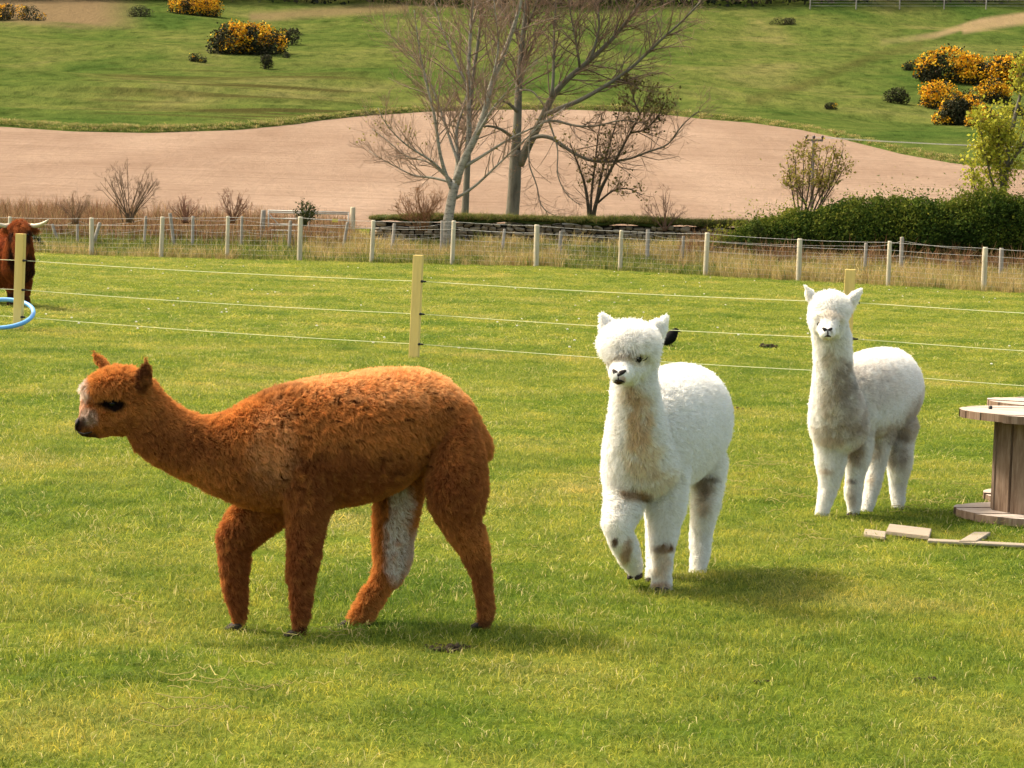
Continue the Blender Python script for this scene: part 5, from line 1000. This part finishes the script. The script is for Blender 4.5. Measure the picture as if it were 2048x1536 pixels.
# loose boards
m_board = mat_var('loose_board', (.19, .15, .105), (.30, .25, .185), 6, .85, .15, .4, .004, (1, 8, 8), c3=(.24, .19, .135))
def board(pts, th_, label, extra=None, name='loose_board', lift=.03):
    """pts: four corners of the upper face in the photograph"""
    T = np.array([hit(*p) + np.array((0, 0, lift)) for p in pts]); 
    c = T.mean(0); ax = ((T[1] + T[2]) - (T[0] + T[3])) / 4; ay = ((T[3] + T[2]) - (T[0] + T[1])) / 4; v, f = box(c - np.array((0, 0, th_ / 2)), ax, ay, (0, 0, th_ / 2)); mb = MB(); mb.add(v, f); o = mb.build(name, m_board, None, False); bv = o.modifiers.new('edge', 'BEVEL'); bv.width = .003; bv.segments = 1; tag(o, label, 'board'); return o
board([(1772, 1076), (1858, 1085), (1863, 1072), (1778, 1060)], .022, 'broad cracked board lying on the grass in front of the third alpaca', lift=.036)
board([(1727, 1078), (1770, 1083), (1772, 1073), (1729, 1067)], .018, 'short pale batten sticking out left of the broad cracked board', lift=.026)
board([(1918, 1094), (1952, 1094), (1982, 1076), (1946, 1076)], .022, 'small slanted board lying in front of the nearer cable drum', lift=.032)
board([(1855, 1091), (2075, 1102), (2076, 1098), (1856, 1087)], .014, 'long thin pale lath lying in the grass toward the right edge', lift=.026)

# blue hoop round the left fence post
hcp = at(0, 640, 30.45); R_ = .40; mb = MB(); tl = RAD(23.5); yv = np.array((0, math.cos(tl), math.sin(tl))); t = np.linspace(0, 2 * math.pi, 49); P = [hcp + X_ * R_ * math.cos(a) + yv * R_ * math.sin(a) for a in t]
lowz = min(p[2] for p in P); g_ = float(gz(hcp[0], hcp[1] - R_)); P = [p + np.array((0, 0, g_ + .03 - lowz)) for p in P]; v, f = tube(P, .027, 12, False); mb.add(v, f)
m_blue = mat_var('blue_hoop', (.11, .34, .70), (.18, .43, .78), 5, .4, .4); tag(mb.build('hoop', m_blue), 'light blue plastic hoop tilted round the left yellow fence post', 'hoop')

# straw, droppings, dead tufts
m_straw = mat_attr('straw', .7, .2, .2, .2, 20); rst = np.random.default_rng(17); mb = MB()
def stalk(p, a, L, w=.0026):
    k = 6; pts = [np.array(p)]; d = np.array((math.cos(a), math.sin(a), 0))
    for _ in range(k): a += rst.normal() * .3; d = np.array((math.cos(a), math.sin(a), rst.normal() * .25)); pts.append(pts[-1] + d * L / k)
    pts = np.array(pts); pts[:, 2] = gz(pts[:, 0], pts[:, 1]) + .024 + np.abs(rst.normal(size=len(pts))) * .012; mb.add(*tube(pts, w, 4), np.array((.44, .37, .12)) * rst.uniform(.7, 1.2))
for _ in range(200):
    q = spread(7, 17, 1, rng=rst); q = q[rst.integers(len(q))]; stalk((q[0], q[1], 0), rst.uniform(0, 6.28), rst.uniform(.04, .13), .0010)
for px, py, n_, sp in ((1510, 995, 10, .25), (1530, 943, 10, .3), (1590, 940, 8, .2), (1740, 965, 8, .35), (1500, 1020, 6, .2), (1640, 1085, 8, .2), (420, 1372, 10, .10), (640, 1284, 6, .08), (1180, 960, 6, .15), (1780, 1010, 8, .3), (370, 1450, 6, .10), (230, 1235, 5, .2), (1310, 1090, 3, .2), (1860, 1010, 6, .25), (1620, 990, 8, .3)):
    b = hit(px, py)
    for _ in range(n_): stalk(b + np.array((rst.normal() * sp, rst.normal() * sp * 1.5, 0)), rst.normal() * .5 + (math.pi if rst.uniform() < .5 else 0), rst.uniform(.08, .2), .0015)
tag(mb.build('straw', m_straw), kind='stuff')
m_dung = mat_var('dung', (.018, .013, .008), (.05, .036, .022), 30, .9, .1, .6, .01)
def clod(px, py, r, label, name='dropping', n_=9, cat='dropping', m_=None):
    b = hit(px, py); mb = MB(); rng = np.random.default_rng(int(px)); root = thing(name, b, label, cat)
    for k in range(n_):
        c_ = b + np.array((rng.normal() * r * .7, rng.normal() * r * .7, (.002 if n_ > 20 else .008) + abs(rng.normal()) * r * .09)); q = r * rng.uniform(.10, .24) if n_ > 20 else r * rng.uniform(.16, .34); v, f = ball(c_, (q, 0, 0), (0, q, 0), (0, 0, q * .8), 8, 5); v = v + rng.normal(size=v.shape) * q * .12; mb.add(v, f)
    mb.build('lump', m_ or m_dung, root); return root
m_clod = mat_var('dry_mud', (.030, .022, .013), (.085, .064, .038), 30, .95, .1, .6, .01)
clod(893, 1300, .060, 'dark clod of mud and dung in the grass below the brown alpaca', 'mud_clod', 30, 'mud', m_clod)
clod(1531, 695, .11, 'black dung pat on the far grass right of the crow', n_=14)
clod(1516, 1367, .022, 'small brown dropping in the foreground grass', n_=7)
clod(1852, 1364, .028, 'black dropping in the foreground grass toward the right edge', n_=7)
clod(1484, 820, .05, 'tiny dark dropping right of the middle white alpaca', n_=5)
# a few daisies near the far fence
m_daisy = mat_var('daisy_white', (.66, .64, .58), (.74, .72, .66), 8, .8, .1); mb = MB(); rd = np.random.default_rng(44); n = 170; q = spread(28, 62, 1, rng=rd); q = q[rd.integers(0, len(q), n)]; k = q[:, 1] < fence_d(uh(q[:, 0], q[:, 1])) - .3; q = q[k]
for a, b in q: z_ = float(gz(a, b)) + .05; mb.add(*ball((a, b, z_), (.016, 0, 0), (0, .016, 0), (0, 0, .010), 6, 4))
tag(mb.build('daisies', m_daisy), kind='stuff')
